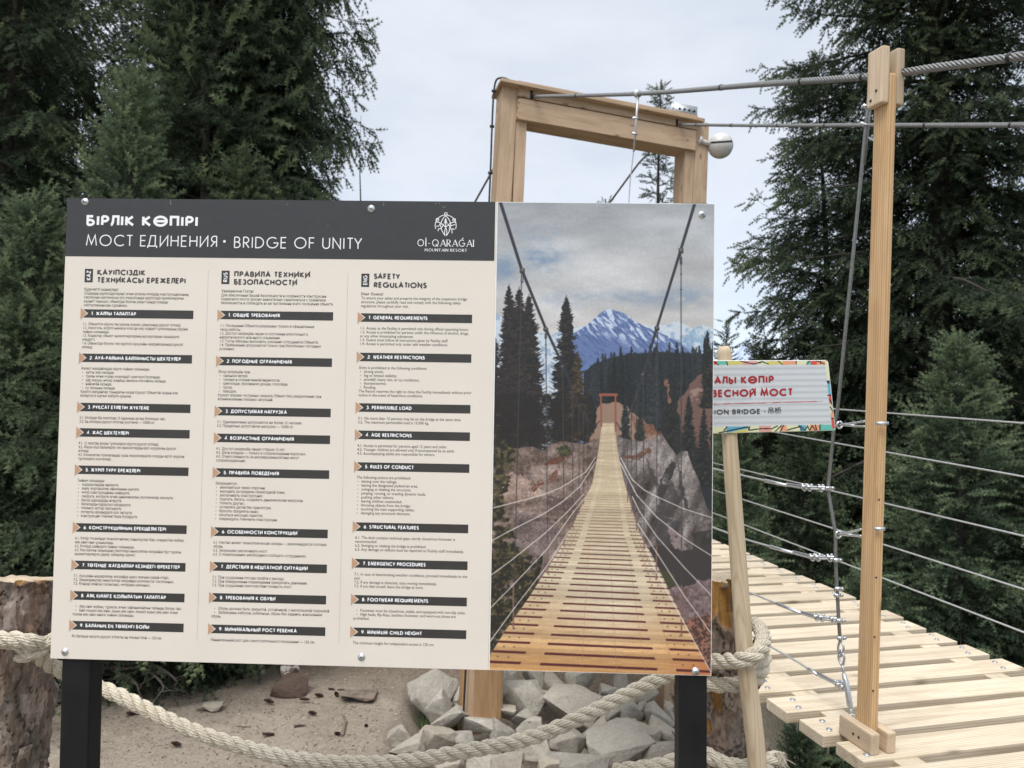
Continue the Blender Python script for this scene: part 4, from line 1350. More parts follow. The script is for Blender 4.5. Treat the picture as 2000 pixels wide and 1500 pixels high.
XH = 4.15 * PXM
COLS = [
 dict(ax=(157.6, 612), rx=(377.7, 615), tag='KAZ', tagbox=(166, 525, 181, 551.5), head=[('ҚАУІПСІЗДІК', 190, 283.7, 537.3), ('ТЕХНИКАСЫ ЕРЕЖЕЛЕРІ', 189.5, 362.5, 552.2)],
  intro=[('Құрметті қонақтар!', 165, 231, 566.3, 1), ('Сіздердің қауіпсіздіктеріңіз және аспалы көпірдің конструкциясының', 164.5, 368.5, 574.2, 0), ('сақталуын қамтамасыз ету мақсатында қауіпсіздік ережелерімен', 164, 358.5, 581.8, 0), ('мұқият танысып, объектіде болған уақыт ішінде оларды', 164, 328, 589.6, 0), ('сақтауларыңызды сұраймыз.', 163.8, 249, 597, 0)],
  sec=[(612, '1. ЖАЛПЫ ТАЛАПТАР', 717 - 338), (698.6, '2. АУА-РАЙЫНА БАЙЛАНЫСТЫ ШЕКТЕУЛЕР', 1098 - 328), (794.7, '3. РҰҚСАТ ЕТІЛЕТІН ЖҮКТЕМЕ', (845 - 320) / 1.0147), (844.3, '4. ЖАС ШЕКТЕУЛЕРІ', (670 - 312) / 1.0147), (917.2, '5. ЖҮРІП ТҰРУ ЕРЕЖЕЛЕРІ', (768 - 302) / 1.0147), (1029.8, '6. КОНСТРУКЦИЯНЫҢ ЕРЕКШЕЛІКТЕРІ', (985 - 283) / 1.0147), (1103, '7. ТӨТЕНШЕ ЖАҒДАЙЛАР КЕЗІНДЕГІ ӘРЕКЕТТЕР', (1102 - 273) / 1.0147), (1162.6, '8. АЯҚ КИІМГЕ ҚОЙЫЛАТЫН ТАЛАПТАР', (983 - 264) / 1.0147), (1220.8, '9. БАЛАНЫҢ ЕҢ ТӨМЕНГІ БОЙЫ', (840 - 254) / 1.0147)],
  txt=[['1.1. Объектіге кіруге тек ресми жұмыс уақытында рұқсат етіледі.', '1.2. Алкоголь, есірткі немесе өзге де мас күйдегі тұлғалардың кіруіне', 'тыйым салынады.', '1.3. Қонақтар объект қызметкерлерінің нұсқауларын орындауға', 'міндетті.', '1.4. Объектіде болуға тек қауіпсіз ауа-райы жағдайларында рұқсат', 'етіледі.'],
   ['Келесі жағдайларда кіруге тыйым салынады:', '  • қатты жел кезінде;', '  • тұман және көріну мүмкіндігі шектеулі болғанда;', '  • қар жаууы, нөсер жаңбыр немесе көктайғақ кезінде;', '  • найзағай кезінде;', '  • су тасқыны кезінде.', 'Қауіпті жағдайлар туындаған кезде Курорт Объектіні алдын ала', 'ескертусіз шұғыл жабуға құқылы.'],
   ['3.1. Көпірде бір мезгілде 15 адамнан артық болмауы тиіс.', '3.2. Ең жоғары рұқсат етілген жүктеме — 15000 кг.'],
   ['4.1. 12 жастан асқан тұлғаларға кіруге рұқсат етіледі.', '4.2. Жасы кіші балаларға тек ересектердің еріп жүруімен рұқсат', 'етіледі.', '4.3. Кәмелетке толмағандар үшін жауапкершілік оларды ертіп жүрген', 'тұлғаларға жүктеледі.'],
   ['Тыйым салынады:', '  • қоршаулардан еңкеюге;', '  • жаяу жүргіншілер аймағынан шығуға;', '  • көпір конструкцияны шайқауға;', '  • секіруге, жүгіруге және динамикалық жүктемелер жасауға;', '  • басқа адамдарды итеруге;', '  • балаларды қараусыз қалдыруға;', '  • төменге заттар лақтыруға;', '  • көтергіш арқандарға қол тигізуге;', '  • конструкция элементтерін бүлдіруге.'],
   ['6.1. Көпір төсемінде технологиялық саңылаулар бар, сондықтан жабық', 'аяқ киім кию ұсынылады.', '6.2. Көпірді шайқауға тыйым салынады.', '6.3. Кез келген зақымдану белгілері анықталған жағдайда бұл туралы', 'қызметкерлерге дереу хабарлау қажет.'],
   ['7.1. Ауа-райы нашарлаған жағдайда шығу жағына қарай өтіңіз.', '7.2. Зақымданулар анықталған жағдайда қозғалысты тоқтатыңыз.', '7.3. Өзіңізді жайсыз сезінсеңіз, көпірден шығыңыз.'],
   ['  • Аяқ киім жабық, тұрақты және тайғанамайтын табанды болуы тиіс.', '  • Биік өкшелі аяқ киім, ашық аяқ киім, өкшесі ашық аяқ киім және', 'тозған аяқ киім киюге тыйым салынады.'],
   ['Өз бетінше келуге рұқсат етілетін ең төменгі бой — 120 см.']]),
 dict(ax=(425, 615), rx=(650.6, 620), tag='RUS', tagbox=(433, 528.5, 448, 555), head=[('ПРАВИЛА ТЕХНИКИ', 457.3, 605.5, 540.8), ('БЕЗОПАСНОСТИ', 457, 580, 556.2)],
  intro=[('Уважаемые Гости!', 432.5, 495, 569.8, 1), ('Для обеспечения Вашей безопасности и сохранности конструкции', 432, 637, 577.8, 0), ('подвесного моста просим внимательно ознакомиться с правилами', 432, 636, 585.2, 0), ('безопасности и соблюдать их на протяжении всего посещения объекта.', 431.7, 651, 592.8, 0)],
  sec=[(615, '1. ОБЩИЕ ТРЕБОВАНИЯ', 336 * 1.2856), (705, '2. ПОГОДНЫЕ ОГРАНИЧЕНИЯ', 422 * 1.2856), (802.8, '3. ДОПУСТИМАЯ НАГРУЗКА', 398 * 1.2856), (855, '4. ВОЗРАСТНЫЕ ОГРАНИЧЕНИЯ', 381 * 1.514), (922.7, '5. ПРАВИЛА ПОВЕДЕНИЯ', 304 * 1.514), (1038, '6. ОСОБЕННОСТИ КОНСТРУКЦИИ', 413 * 1.514), (1106, '7. ДЕЙСТВИЯ В НЕШТАТНОЙ СИТУАЦИИ', 475 * 1.514), (1166.6, '8. ТРЕБОВАНИЯ К ОБУВИ', 303 * 1.514), (1228, '9. МИНИМАЛЬНЫЙ РОСТ РЕБЁНКА', 424 * 1.514)],
  txt=[['1.1. Посещение Объекта разрешено только в официальные', 'часы работы.', '1.2. Доступ запрещён лицам в состоянии алкогольного,', 'наркотического или иного опьянения.', '1.3. Гости обязаны выполнять указания сотрудников Объекта.', '1.4. Пребывание допускается только при безопасных погодных', 'условиях.'],
   ['Вход запрещён при:', '  • сильном ветре;', '  • тумане и ограниченной видимости;', '  • снегопаде, проливном дожде, гололёде;', '  • грозе;', '  • паводке.', 'Курорт вправе экстренно закрыть Объект без уведомления при', 'возникновении опасных ситуаций.'],
   ['3.1. Одновременно допускается не более 15 человек.', '3.2. Предельно допустимая нагрузка — 15000 кг.'],
   ['4.1. Доступ разрешён лицам старше 12 лет.', '4.2. Дети младше — только в сопровождении взрослых.', '4.3. Ответственность за несовершеннолетних несут', 'сопровождающие.'],
   ['Запрещается:', '  • наклоняться через поручни;', '  • выходить за пределы пешеходной зоны;', '  • раскачивать конструкцию;', '  • прыгать, бегать, создавать динамические нагрузки;', '  • толкать других;', '  • оставлять детей без присмотра;', '  • бросать предметы вниз;', '  • касаться несущих канатов;', '  • повреждать элементы конструкции.'],
   ['6.1. Настил имеет технологические зазоры — рекомендуется плотная', 'обувь.', '6.2. Запрещено раскачивать мост.', '6.3. О повреждениях необходимо сообщать сотрудникам.'],
   ['7.1. При ухудшении погоды пройти к выходу.', '7.2. При обнаружении повреждений прекратить движение.', '7.3. При ухудшении самочувствия покинуть мост.'],
   ['  • Обувь должна быть закрытой, устойчивой, с нескользкой подошвой.', '  • Запрещены каблуки, шлёпанцы, обувь без задника, изношенная', 'обувь.'],
   ['Минимальный рост для самостоятельного посещения — 120 см.']]),
 dict(ax=(698.6, 620), rx=(922, 624), tag='ENG', tagbox=(706, 534.3, 721, 560.5), head=[('SAFETY', 730, 781.5, 545.2), ('REGULATIONS', 730, 833.5, 562)],
  intro=[('Dear Guests!', 705.5, 748.5, 575.3, 1), ('To ensure your safety and preserve the integrity of the suspension bridge', 705.5, 912, 583.3, 0), ('structure, please carefully read and comply with the following safety', 705.3, 900, 591, 0), ('regulations throughout your visit.', 705, 798, 598.8, 0)],
  sec=[(620, '1. GENERAL REQUIREMENTS', 380 * 1.2856), (697, '2. WEATHER RESTRICTIONS', 368 * 1.2856), (795.7, '3. PERMISSIBLE LOAD', 290 * 1.2856), (849, '4. AGE RESTRICTIONS', 250 * 1.514), (911, '5. RULES OF CONDUCT', 264 * 1.514), (1028.4, '6. STRUCTURAL FEATURES', 299 * 1.514), (1100, '7. EMERGENCY PROCEDURES', 340 * 1.514), (1170.5, '8. FOOTWEAR REQUIREMENTS', 358 * 1.514), (1234, '9. MINIMUM CHILD HEIGHT', 327 * 1.514)],
  txt=[['1.1. Access to the Facility is permitted only during official operating hours.', '1.2. Access is prohibited for persons under the influence of alcohol, drugs,', 'or any other intoxicating substances.', '1.3. Guests must follow all instructions given by Facility staff.', '1.4. Access is permitted only under safe weather conditions.'],
   ['Entry is prohibited in the following conditions:', '  • strong winds;', '  • fog or limited visibility;', '  • snowfall, heavy rain, or icy conditions;', '  • thunderstorms;', '  • flooding.', 'The Resort reserves the right to close the Facility immediately without prior', 'notice in the event of hazardous conditions.'],
   ['3.1. No more than 15 persons may be on the bridge at the same time.', '3.2. The maximum permissible load is 15,000 kg.'],
   ['4.1. Access is permitted for persons aged 12 years and older.', '4.2. Younger children are allowed only if accompanied by an adult.', '4.3. Accompanying adults are responsible for minors.'],
   ['The following actions are prohibited:', '  • leaning over the railings;', '  • leaving the designated pedestrian area;', '  • swinging or shaking the structure;', '  • jumping, running, or creating dynamic loads;', '  • pushing other visitors;', '  • leaving children unattended;', '  • throwing objects from the bridge;', '  • touching the main supporting cables;', '  • damaging any structural elements.'],
   ['6.1. The deck contains technical gaps; sturdy closed-toe footwear is', 'recommended.', '6.2. Swinging or shaking the bridge is prohibited.', '6.3. Any damage or defects must be reported to Facility staff immediately.'],
   ['7.1. In case of deteriorating weather conditions, proceed immediately to the', 'exit.', '7.2. If any damage is detected, stop moving immediately.', '7.3. If you feel unwell, leave the bridge at once.'],
   ['  • Footwear must be closed-toe, stable, and equipped with non-slip soles.', '  • High heels, flip-flops, backless footwear, and worn-out shoes are', 'prohibited.'],
   ['The minimum height for independent access is 120 cm.']]),
]
_k = [('•', 0.0)]
for c_ in COLS:
    _k += [(q[0], .014 if q[4] else .006) for q in c_['intro']]
    for l_ in c_['txt']:
        _k += [(q[3:].strip() if q.startswith('  •') else q, .006) for q in l_]
font_load(list(dict.fromkeys(_k)))
# widest measured line of each column fixes the size of its body text
REF = [(0, 0, 162.5, 353), (0, 0, 431, 614), (0, 0, 704.5, 915)]
for ci, cdict in enumerate(COLS):
    uL = uv(*cdict['ax'])[0]
    uR = uv(*cdict['rx'])[0]
    # language tag and heading
    p = Print(H1)
    x0, y0, x1, y1 = cdict['tagbox']
    a, b = uv(x0, y0), uv(x1, y1)
    p.rect(a[0], b[1], b[0], a[1])
    tagp = p.done('language_tag', M_BANNER, pan)
    p = Print(H2)
    hgt = a[1] - b[1]
    caps(p, cdict['tag'], a[0] + (b[0] - a[0]) * .76, b[1] + hgt * .16, (b[0] - a[0]) * .52, 1.5 * PXM, hgt * .70, .2, rot=True)
    p.done('tag_lettering', M_WHITE, tagp)
    p = Print(H1)
    for t_, xa, xb, yy in cdict['head']:
        line_at(xa, yy, xb, 11.3, 2.8, t_, p, .15)
    p.done('heading_lettering', M_INK, pan)
    pb_ = Print(H1)
    for t_, xa, xb, yy, bold in cdict['intro']:
        a = uv(xa, yy + 1.0)
        body(pb_, t_, a[0], a[1], XH, uv(xb, yy)[0] - a[0], .014 if bold else .006)
    # sections
    t0 = cdict['txt'][0][0]
    V_, _, _ = font_mesh(t0, .006)
    a, b = uv(REF[ci][2], 640), uv(REF[ci][3], 640)
    SXC = (b[0] - a[0]) / (V_[:, 0].max() - V_[:, 0].min())
    for si, (yc, ttl, wpx) in enumerate(cdict['sec']):
        fr = (yc - cdict['ax'][1])
        # the column's left edge drifts left in the picture as it goes down, it is straight on the board
        vc = uv(cdict['ax'][0] - fr * .036 * (1 - ci * .33), yc)[1]
        hh = 8.2 * PXM
        p = Print(H1)
        ar = 12.6 * PXM
        st = uL + 6.2 * PXM
        p.poly([(st, vc - hh), (uR, vc - hh), (uR, vc + hh), (st, vc + hh), (st + 8.4 * PXM, vc)])
        bn = p.done('section_banner', M_BANNER, pan)
        p = Print(H1 + .0002)
        p.poly([(uL - 1.2 * PXM, vc - 12.6 * PXM), (uL + 15.2 * PXM, vc), (uL - 1.2 * PXM, vc + 12.6 * PXM)])
        p.done('arrow_outline', M_PANEL, bn)
        p = Print(H1 + .0004)
        p.poly([(uL, vc - 10.8 * PXM), (uL + 12.7 * PXM, vc), (uL, vc + 10.8 * PXM)])
        p.done('arrow', M_TAN, bn)
        p = Print(H2)
        caps(p, ttl, uL + 21.3 * PXM, vc - 3.4 * PXM, 7.0 * PXM, 1.55 * PXM, wpx / 4.285 * PXM, .17)
        p.done('section_lettering', M_WHITE, bn)
        lines = cdict['txt'][si]
        vt = vc - 23.0 * PXM
        pitch = 7.55 * PXM
        for li, ln in enumerate(lines):
            ind = 0.0
            t_ = ln
            if ln.startswith('  •'):
                ind = (6.0 if si == 7 else 2.5) * PXM
                body(pb_, '•', uL + 5 * PXM + ind, vt - .2 * PXM, XH, None)
                t_ = ln[3:].strip()
                ind += 7 * PXM
            V_, T_, Q_ = font_mesh(t_, .006)
            s_ = XH / .546
            VV = np.stack([uL + 5.2 * PXM + ind + V_[:, 0] * SXC, np.full(len(V_), -pb_.h), vt + V_[:, 1] * s_], -1)
            pb_.g.add(VV, Q_ if Q_ else None, T_ if len(T_) else None)
            vt -= pitch
    pb_.done('rules_lettering', M_INKGREY, pan)
for xs, ys, xe, ye in ((407, 527, 389, 1250), (679.5, 534, 659, 1258)):
    a, b = uv(xs, ys), uv(xe, ye)
    p = Print(H1)
    p.rect(a[0] - .0005, b[1], a[0] + .0005, a[1])
    p.done('column_rule', M_LINE, pan)
# screws
for (x, y) in ((166, 394), (725, 407.5), (1371, 419), (127, 1273), (706, 1283), (1358.5, 1311)):
    a = uv(x, y)
    a[1] = np.clip(a[1], VB + .008, VT - .008)
    M = MB @ Matrix.Translation((a[0], 0, a[1])) @ Matrix.Rotation(math.radians(90), 4, 'X')
    g = Geo()
    lathe(g, M, [(.0001, .0052), (.003, .0050), (.0055, .0036), (.0062, .0015), (.0085, .0013), (.0087, .0)], 18)
    sc_ = link('screw', g.mesh('screw', True), M_ZINC, board)
    g = Geo()
    for q in (0, 90):
        g.box(M @ Matrix.Rotation(math.radians(q + 20), 4, 'Z') @ Matrix.Translation((0, 0, .0052)), .0056, .0013, .0006)
    link('screw_recess', g.mesh('screw_recess'), M_RUBBER, sc_)
# scuffs and drips on the panel
p = Print(H2 + .0003)
for pts in (((850, 397.5), (853, 397.7)), ((858, 396), (858.6, 398.5)), ((865, 404), (867, 406)), ((869, 403), (870, 405)), ((333, 391), (332.5, 396), (335, 400)), ((750, 396), (749, 402)), ((560, 399), (563, 400)), ((640, 440), (641, 440.6)), ((820, 470), (822, 471)), ((300, 430), (302, 429))):
    p.stroke([uv(*q) for q in pts], .45 * PXM)
p.done('scuff_mark', M_LINE, band)
p = Print(H1)
rgx = np.random.default_rng(3)
for k in range(70):
    x_, y_ = rgx.uniform(115, 950), rgx.uniform(515, 1296)
    if k < 25: y_ = rgx.uniform(1284, 1298) + (x_ - 500) * .02
    a = uv(x_, y_)
    if a[1] < VB + .003 or a[0] > US - .004: continue
    l_ = rgx.uniform(.0006, .003)
    p.stroke([a, a + (l_ * rgx.uniform(-.4, .4), -l_)], rgx.uniform(.0005, .0012))
p.done('dirt_speck', plain('panel_dirt', (.50, .45, .39), .7), pan)

# ------------------------------------------------------------------ printed photograph (a flat print: its colours are ink)
def lin(c):
    c = np.asarray(c, float)
    return np.where(c <= .04045, c / 12.92, ((c + .055) / 1.055) ** 2.4)
class Canvas:
    def __init__(s, x0, y0, x1, y1, ss=1.0):
        s.x0, s.y0, s.ss = x0, y0, ss
        s.w, s.h = int((x1 - x0) * ss), int((y1 - y0) * ss)
        s.X, s.Y = np.meshgrid(x0 + (np.arange(s.w) + .5) / ss, y0 + (np.arange(s.h) + .5) / ss)
        s.im = np.zeros((s.h, s.w, 3))
    def n(s, sx, sy=None, octv=4, seed=0):
        sy = sy or sx
        return fbm(np.stack([s.X / sx, s.Y / sy, np.full_like(s.X, seed * 7.7)], -1), octv, seed)
    def put(s, mask, col):
        col = np.asarray(col, float)
        if col.max() > 1.5: col = col / 255.
        m = np.clip(mask, 0, 1)[..., None]
        s.im = s.im * (1 - m) + col * m
    def below(s, pts, soft=1.0, rough=0.0, seed=0, sc=8):
        P = np.array(pts, float)
        y = np.interp(s.X, P[:, 0], P[:, 1])
        if rough: y = y + (s.n(sc, 1e6, 4, seed) - .5) * 2 * rough
        m = np.clip((s.Y - y) / soft + .5, 0, 1)
        return m * (s.X >= P[0, 0]) * (s.X <= P[-1, 0])
    def poly(s, pts):
        P = np.array(pts, float)
        SX, SY = getattr(s, 'wx', s.X), getattr(s, 'wy', s.Y)
        ins = np.zeros(s.X.shape, bool)
        j = len(P) - 1
        for i in range(len(P)):
            xi, yi, xj, yj = P[i, 0], P[i, 1], P[j, 0], P[j, 1]
            c = ((yi > SY) != (yj > SY)) & (SX < (xj - xi) * (SY - yi) / (yj - yi + 1e-9) + xi)
            ins ^= c
            j = i
        return ins.astype(float)
    def line(s, pts, w0, w1=None, col=(0, 0, 0), a=1.0):
        P = np.array(pts, float)
        w1 = w0 if w1 is None else w1
        n = len(P) - 1
        for i in range(n):
            (xa, ya), (xb, yb) = P[i], P[i + 1]
            pad = 4
            c0 = max(0, int((min(xa, xb) - pad - s.x0) * s.ss)); c1 = min(s.w, int((max(xa, xb) + pad - s.x0) * s.ss) + 1)
            r0 = max(0, int((min(ya, yb) - pad - s.y0) * s.ss)); r1 = min(s.h, int((max(ya, yb) + pad - s.y0) * s.ss) + 1)
            if c1 <= c0 or r1 <= r0: continue
            x, y = s.X[r0:r1, c0:c1], s.Y[r0:r1, c0:c1]
            dx, dy = xb - xa, yb - ya
            t = np.clip(((x - xa) * dx + (y - ya) * dy) / (dx * dx + dy * dy + 1e-9), 0, 1)
            d = np.hypot(x - xa - t * dx, y - ya - t * dy)
            w = w0 + (w1 - w0) * (i + t) / n
            m = (np.clip((w / 2 - d) * s.ss + .5, 0, 1) * a)[..., None]
            cc = np.asarray(col, float) / 255
            s.im[r0:r1, c0:c1] = s.im[r0:r1, c0:c1] * (1 - m) + cc * m
    def spruce(s, cx, top, bot, hw, col, col2, seed, taper=.8):
        pad = hw * 1.7 + 12
        c0, c1 = max(0, int((cx - pad - s.x0) * s.ss)), min(s.w, int((cx + pad - s.x0) * s.ss))
        r0, r1 = max(0, int((top - 2 - s.y0) * s.ss)), min(s.h, int((bot + 2 - s.y0) * s.ss))
        if c1 <= c0 or r1 <= r0: return
        x, y = s.X[r0:r1, c0:c1], s.Y[r0:r1, c0:c1]
        def nz(sx, sy, octv, sd):
            return fbm(np.stack([x / sx, y / sy, np.full_like(x, sd * 7.7)], -1), octv, sd)
        t = np.clip((y - top) / (bot - top), 0, 1)
        half = hw * (t ** taper) * (1 + nz(1e6, 5.5, 2, seed) - .5) + (nz(9, 5, 2, seed + 3) - .5) * (6 + hw * .35)
        m = np.clip((half * .72 - np.abs(x - cx)) * .8 + .5, 0, 1) * (y > top) * (y < bot)
        tx = nz(4.5, 3.2, 3, seed + 5)
        c = np.asarray(col)[None, None] + (np.asarray(col2) - np.asarray(col))[None, None] * np.clip((tx - .42) * 2.6, 0, 1)[..., None]
        m = m[..., None]
        s.im[r0:r1, c0:c1] = s.im[r0:r1, c0:c1] * (1 - m) + c / 255. * m
        rg_ = np.random.default_rng(seed)
        yy = top
        col, col2 = np.asarray(col, float), np.asarray(col2, float)
        s.line([(cx, top - hw * .12), (cx, top + hw * .5)], 1.0, 1.8, col)
        while yy < bot - 2:
            tt_ = (yy - top) / (bot - top)
            L = hw * (tt_ ** taper) * rg_.uniform(.55, 1.18) + 1.2
            sg = rg_.choice((-1, 1))
            k = rg_.random() ** 1.7
            dr = rg_.uniform(.05, .45) if tt_ > .25 else rg_.uniform(-.5, .15)
            q = [(cx + sg * L * .25, yy), (cx + sg * L * .7, yy + L * dr), (cx + sg * L, yy + L * (dr - .16))]
            s.line(q, 2.6 if hw > 20 else 1.8, .8, col * (1 - k * .7) + col2 * k * .7, .9)
            yy += max(.5, (1.15 if hw > 20 else 1.5) * rg_.uniform(.5, 1.5) * (.5 + .5 * min(1, tt_ * 3)))
cv = Canvas(955, 392, 1400, 1328)
X, Y = cv.X, cv.Y
cv.wx = X + (cv.n(11, 11, 4, 201) - .5) * 16
cv.wy = Y + (cv.n(11, 11, 4, 202) - .5) * 16
# sky
t = np.clip((Y - 398) / 250, 0, 1)[..., None]
skyc = np.array([146, 150, 155]) * (1 - t) + np.array([176, 174, 173]) * t
skyc = skyc + ((cv.n(120, 40, 5, 2) - .5) * 60)[..., None] + (np.exp(-((X - 1180) / 130) ** 2 - ((Y - 525) / 60) ** 2) * 14)[..., None]
cv.put(np.ones_like(X), skyc / 255.)
nn = cv.n(26, 13, 4, 4)
for bx, by, rx_, ry_, a in ((1058, 505, 44, 26, .8), (985, 525, 26, 30, .7), (1050, 455, 40, 16, .4), (1110, 585, 50, 16, .55), (1230, 582, 70, 14, .55), (1340, 580, 55, 22, .5), (1150, 440, 20, 12, .25)):
    m = np.exp(-((X - bx) / rx_) ** 2 - ((Y - by) / ry_) ** 2) * a * np.clip(.35 + (nn - .35) * 3, 0, 1.2)
    cv.put(m, np.array([108, 128, 152]))
# mountains
far = cv.below([(955, 606), (985, 622), (1000, 650), (1080, 652), (1135, 636), (1180, 640), (1268, 636), (1300, 634), (1325, 625), (1350, 641), (1372, 636), (1400, 645)], 1.2, 3, 3, 9)
cv.put(far, (174, 184, 194))
cv.put(far * np.clip((cv.n(9, 7, 4, 31) - .52) * 7, 0, .8), (128, 148, 172))
cv.put(far * cv.poly([(1335, 662), (1362, 632), (1385, 648), (1400, 690), (1330, 690)]) * np.clip((cv.n(7, 7, 4, 33) - .35) * 4, 0, .7), (112, 142, 168))
mt = cv.below([(1100, 660), (1135, 643), (1152, 631), (1168, 616), (1180, 606), (1192, 603), (1202, 607), (1216, 611), (1236, 624), (1256, 636), (1276, 646), (1300, 655), (1330, 670), (1350, 684), (1400, 720)], 1.0, 1.5, 6, 6)
cv.put(mt, (88, 106, 146))
dn = fbm(np.stack([(X * .8 - Y * .75) / 4.2, (X * .6 + Y * .9) / 15.0, 0 * X], -1), 5, 41, .62)
snowline = np.interp(X, [1130, 1190, 1250, 1330, 1400], [668, 668, 690, 690, 700])
cv.put(mt * np.clip((dn - .535) * 12, 0, .8) * np.clip((snowline - Y) / 26, 0, 1), (192, 202, 216))
cv.put(mt * np.clip((.45 - dn) * 6, 0, .6), (64, 80, 118))
cv.put(mt * np.clip((Y - 690) / 60, 0, .8), (92, 112, 154))
# forest behind
rg = np.random.default_rng(8)
cv.put(cv.below([(1140, 725), (1165, 708), (1230, 690), (1300, 688), (1400, 690)], 3, 4, 9, 5), (38, 42, 46))
for i in range(75):
    x = 1148 + 250 * rg.random()
    tp = np.interp(x, [1148, 1165, 1235, 1260, 1300, 1330, 1400], [725, 690, 672, 674, 667, 668, 655]) + rg.uniform(-2, 42)
    v = rg.uniform(.75, 1.2)
    cv.spruce(x, tp, tp + 140, rg.uniform(8, 15), np.array([30, 34, 38]) * v, np.array([56, 58, 56]) * v, 100 + i)
# brown hillside at the right
cv.put(cv.poly([(1322, 790), (1350, 745), (1376, 728), (1400, 712), (1400, 880), (1340, 870)]), (98, 76, 70))
cv.put(cv.poly([(1345, 765), (1400, 735), (1400, 760), (1350, 785)]) * np.clip((cv.n(14, 5, 3, 17) - .35) * 4, 0, 1), (130, 108, 100))
for x, tp, hw in ((1382, 648, 19), (1345, 775, 26), (1375, 800, 24), (1310, 742, 24), (1395, 770, 14)):
    cv.spruce(x, tp, tp + 150, hw, (28, 30, 32), (62, 60, 50), 300 + x)
cv.put(cv.poly([(1298, 744), (1306, 736), (1304, 760), (1312, 786), (1306, 790)]), (112, 82, 72))
# path and clearing at the far end
cv.put(cv.poly([(1155, 822), (1166, 796), (1180, 788), (1206, 786), (1228, 800), (1265, 826), (1290, 850), (1300, 870), (1150, 880)]), (130, 108, 94))
cv.put(cv.poly([(1228, 806), (1262, 822), (1290, 838), (1296, 858), (1262, 848), (1236, 832)]) * np.clip((cv.n(6, 6, 3, 22) - .3) * 3, 0, 1), (100, 68, 56))
# spruces on the left
for x, tp, bt, hw, w_ in ((994, 560, 880, 40, 0), (1014, 566, 880, 50, 0), (1033, 580, 880, 48, 0), (966, 660, 880, 34, 0)):
    cv.spruce(x, tp, bt, hw, (31, 30, 32), (68, 60, 54), 400 + x, .7)
cv.spruce(1106, 582, 866, 46, (27, 28, 31), (62, 56, 50), 520, .72)
cv.spruce(1128, 690, 862, 32, (36, 33, 30), (108, 88, 60), 530, .7)
cv.put(cv.poly([(955, 770), (1160, 770), (1166, 830), (1150, 862), (955, 872)]) * np.clip((cv.n(9, 9, 3, 55) - .25) * 3, 0, 1), (34, 32, 31))
cv.spruce(1222, 776, 872, 15, (30, 33, 34), (58, 62, 58), 540)
cv.spruce(1250, 800, 868, 14, (36, 38, 36), (70, 72, 60), 541)
# rocks, left
lr = cv.below([(955, 880), (985, 872), (1010, 876), (1040, 872), (1062, 880), (1078, 866), (1100, 862), (1140, 868), (1180, 852)], 1.5, 2, 61, 12) * (X < 1200)
sh = cv.n(34, 20, 5, 63)
sh2 = cv.n(5, 5, 4, 64)
base = np.array([110, 95, 88])[None, None] + ((sh - .5) * 130)[..., None] * np.array([1, .95, .92]) + ((sh2 - .5) * 50)[..., None]
cv.put(lr, np.clip(base, 25, 215) / 255.)
for q in ([(955, 950), (990, 925), (1015, 925), (1060, 960), (1025, 985), (955, 975)],):
    cv.put(cv.poly(q) * .45, (178, 150, 136))
for q, cl in (([(1062, 905), (1092, 890), (1112, 878), (1120, 884), (1096, 902), (1066, 912)], (92, 60, 48)), ([(1072, 925), (1092, 914), (1090, 936), (1076, 944)], (104, 72, 60)), ([(1035, 952), (1058, 936), (1064, 944), (1042, 962)], (98, 66, 56)), ([(1065, 962), (1090, 970), (1130, 988), (1130, 1005), (1095, 1000), (1070, 985)], (84, 68, 66)), ([(1030, 1010), (1090, 1015), (1088, 1024), (1034, 1018)], (76, 58, 50))):
    cv.put(cv.poly(q) * np.clip((cv.n(5, 5, 3, int(q[0][0])) - .25) * 4, 0, 1), cl)
m = np.exp(-((X - 1103) / 16) ** 2 - ((Y - 881) / 13) ** 2)
cv.put(np.clip((m - .4 + (cv.n(4, 4, 3, 71) - .5) * .9) * 4, 0, 1), (44, 46, 36))
cv.put(np.clip((m - .5 + (cv.n(3, 3, 3, 72) - .58) * 1.5) * 4, 0, .7), (84, 84, 58))
m = cv.poly([(1010, 1000), (1065, 1008), (1095, 1030), (1060, 1130), (1000, 1120)])
cv.put(m * .5, (88, 78, 78))
# dark foliage, lower left
fol = cv.n(7, 6, 4, 81)
edge = np.interp(Y, [850, 880, 920, 960, 1000, 1050, 1090, 1140, 1200, 1330], [978, 1012, 1004, 980, 986, 1005, 1030, 1060, 1030, 960])
fm = np.clip((edge - X + (cv.n(10, 7, 4, 82) - .5) * 46) / 3, 0, 1) * (Y > 830)
fm = fm * np.clip((cv.n(13, 11, 3, 83) - .28) * 6, 0, 1)
cv.put(fm, np.array([38, 36, 30])[None, None] / 255. + (np.clip((fol - .45) * 3, 0, 1)[..., None] * np.array([66, 58, 34]) / 255.))
cv.put(cv.poly([(955, 1090), (1060, 1085), (1040, 1180), (955, 1280)]) * np.clip((cv.n(9, 8, 4, 84) - .3) * 5, 0, 1), (36, 34, 30))
cv.put(cv.poly([(955, 1060), (1050, 1080), (1040, 1190), (955, 1270)]) * np.clip((cv.n(4, 4, 4, 85) - .54) * 7, 0, .8), (84, 76, 48))
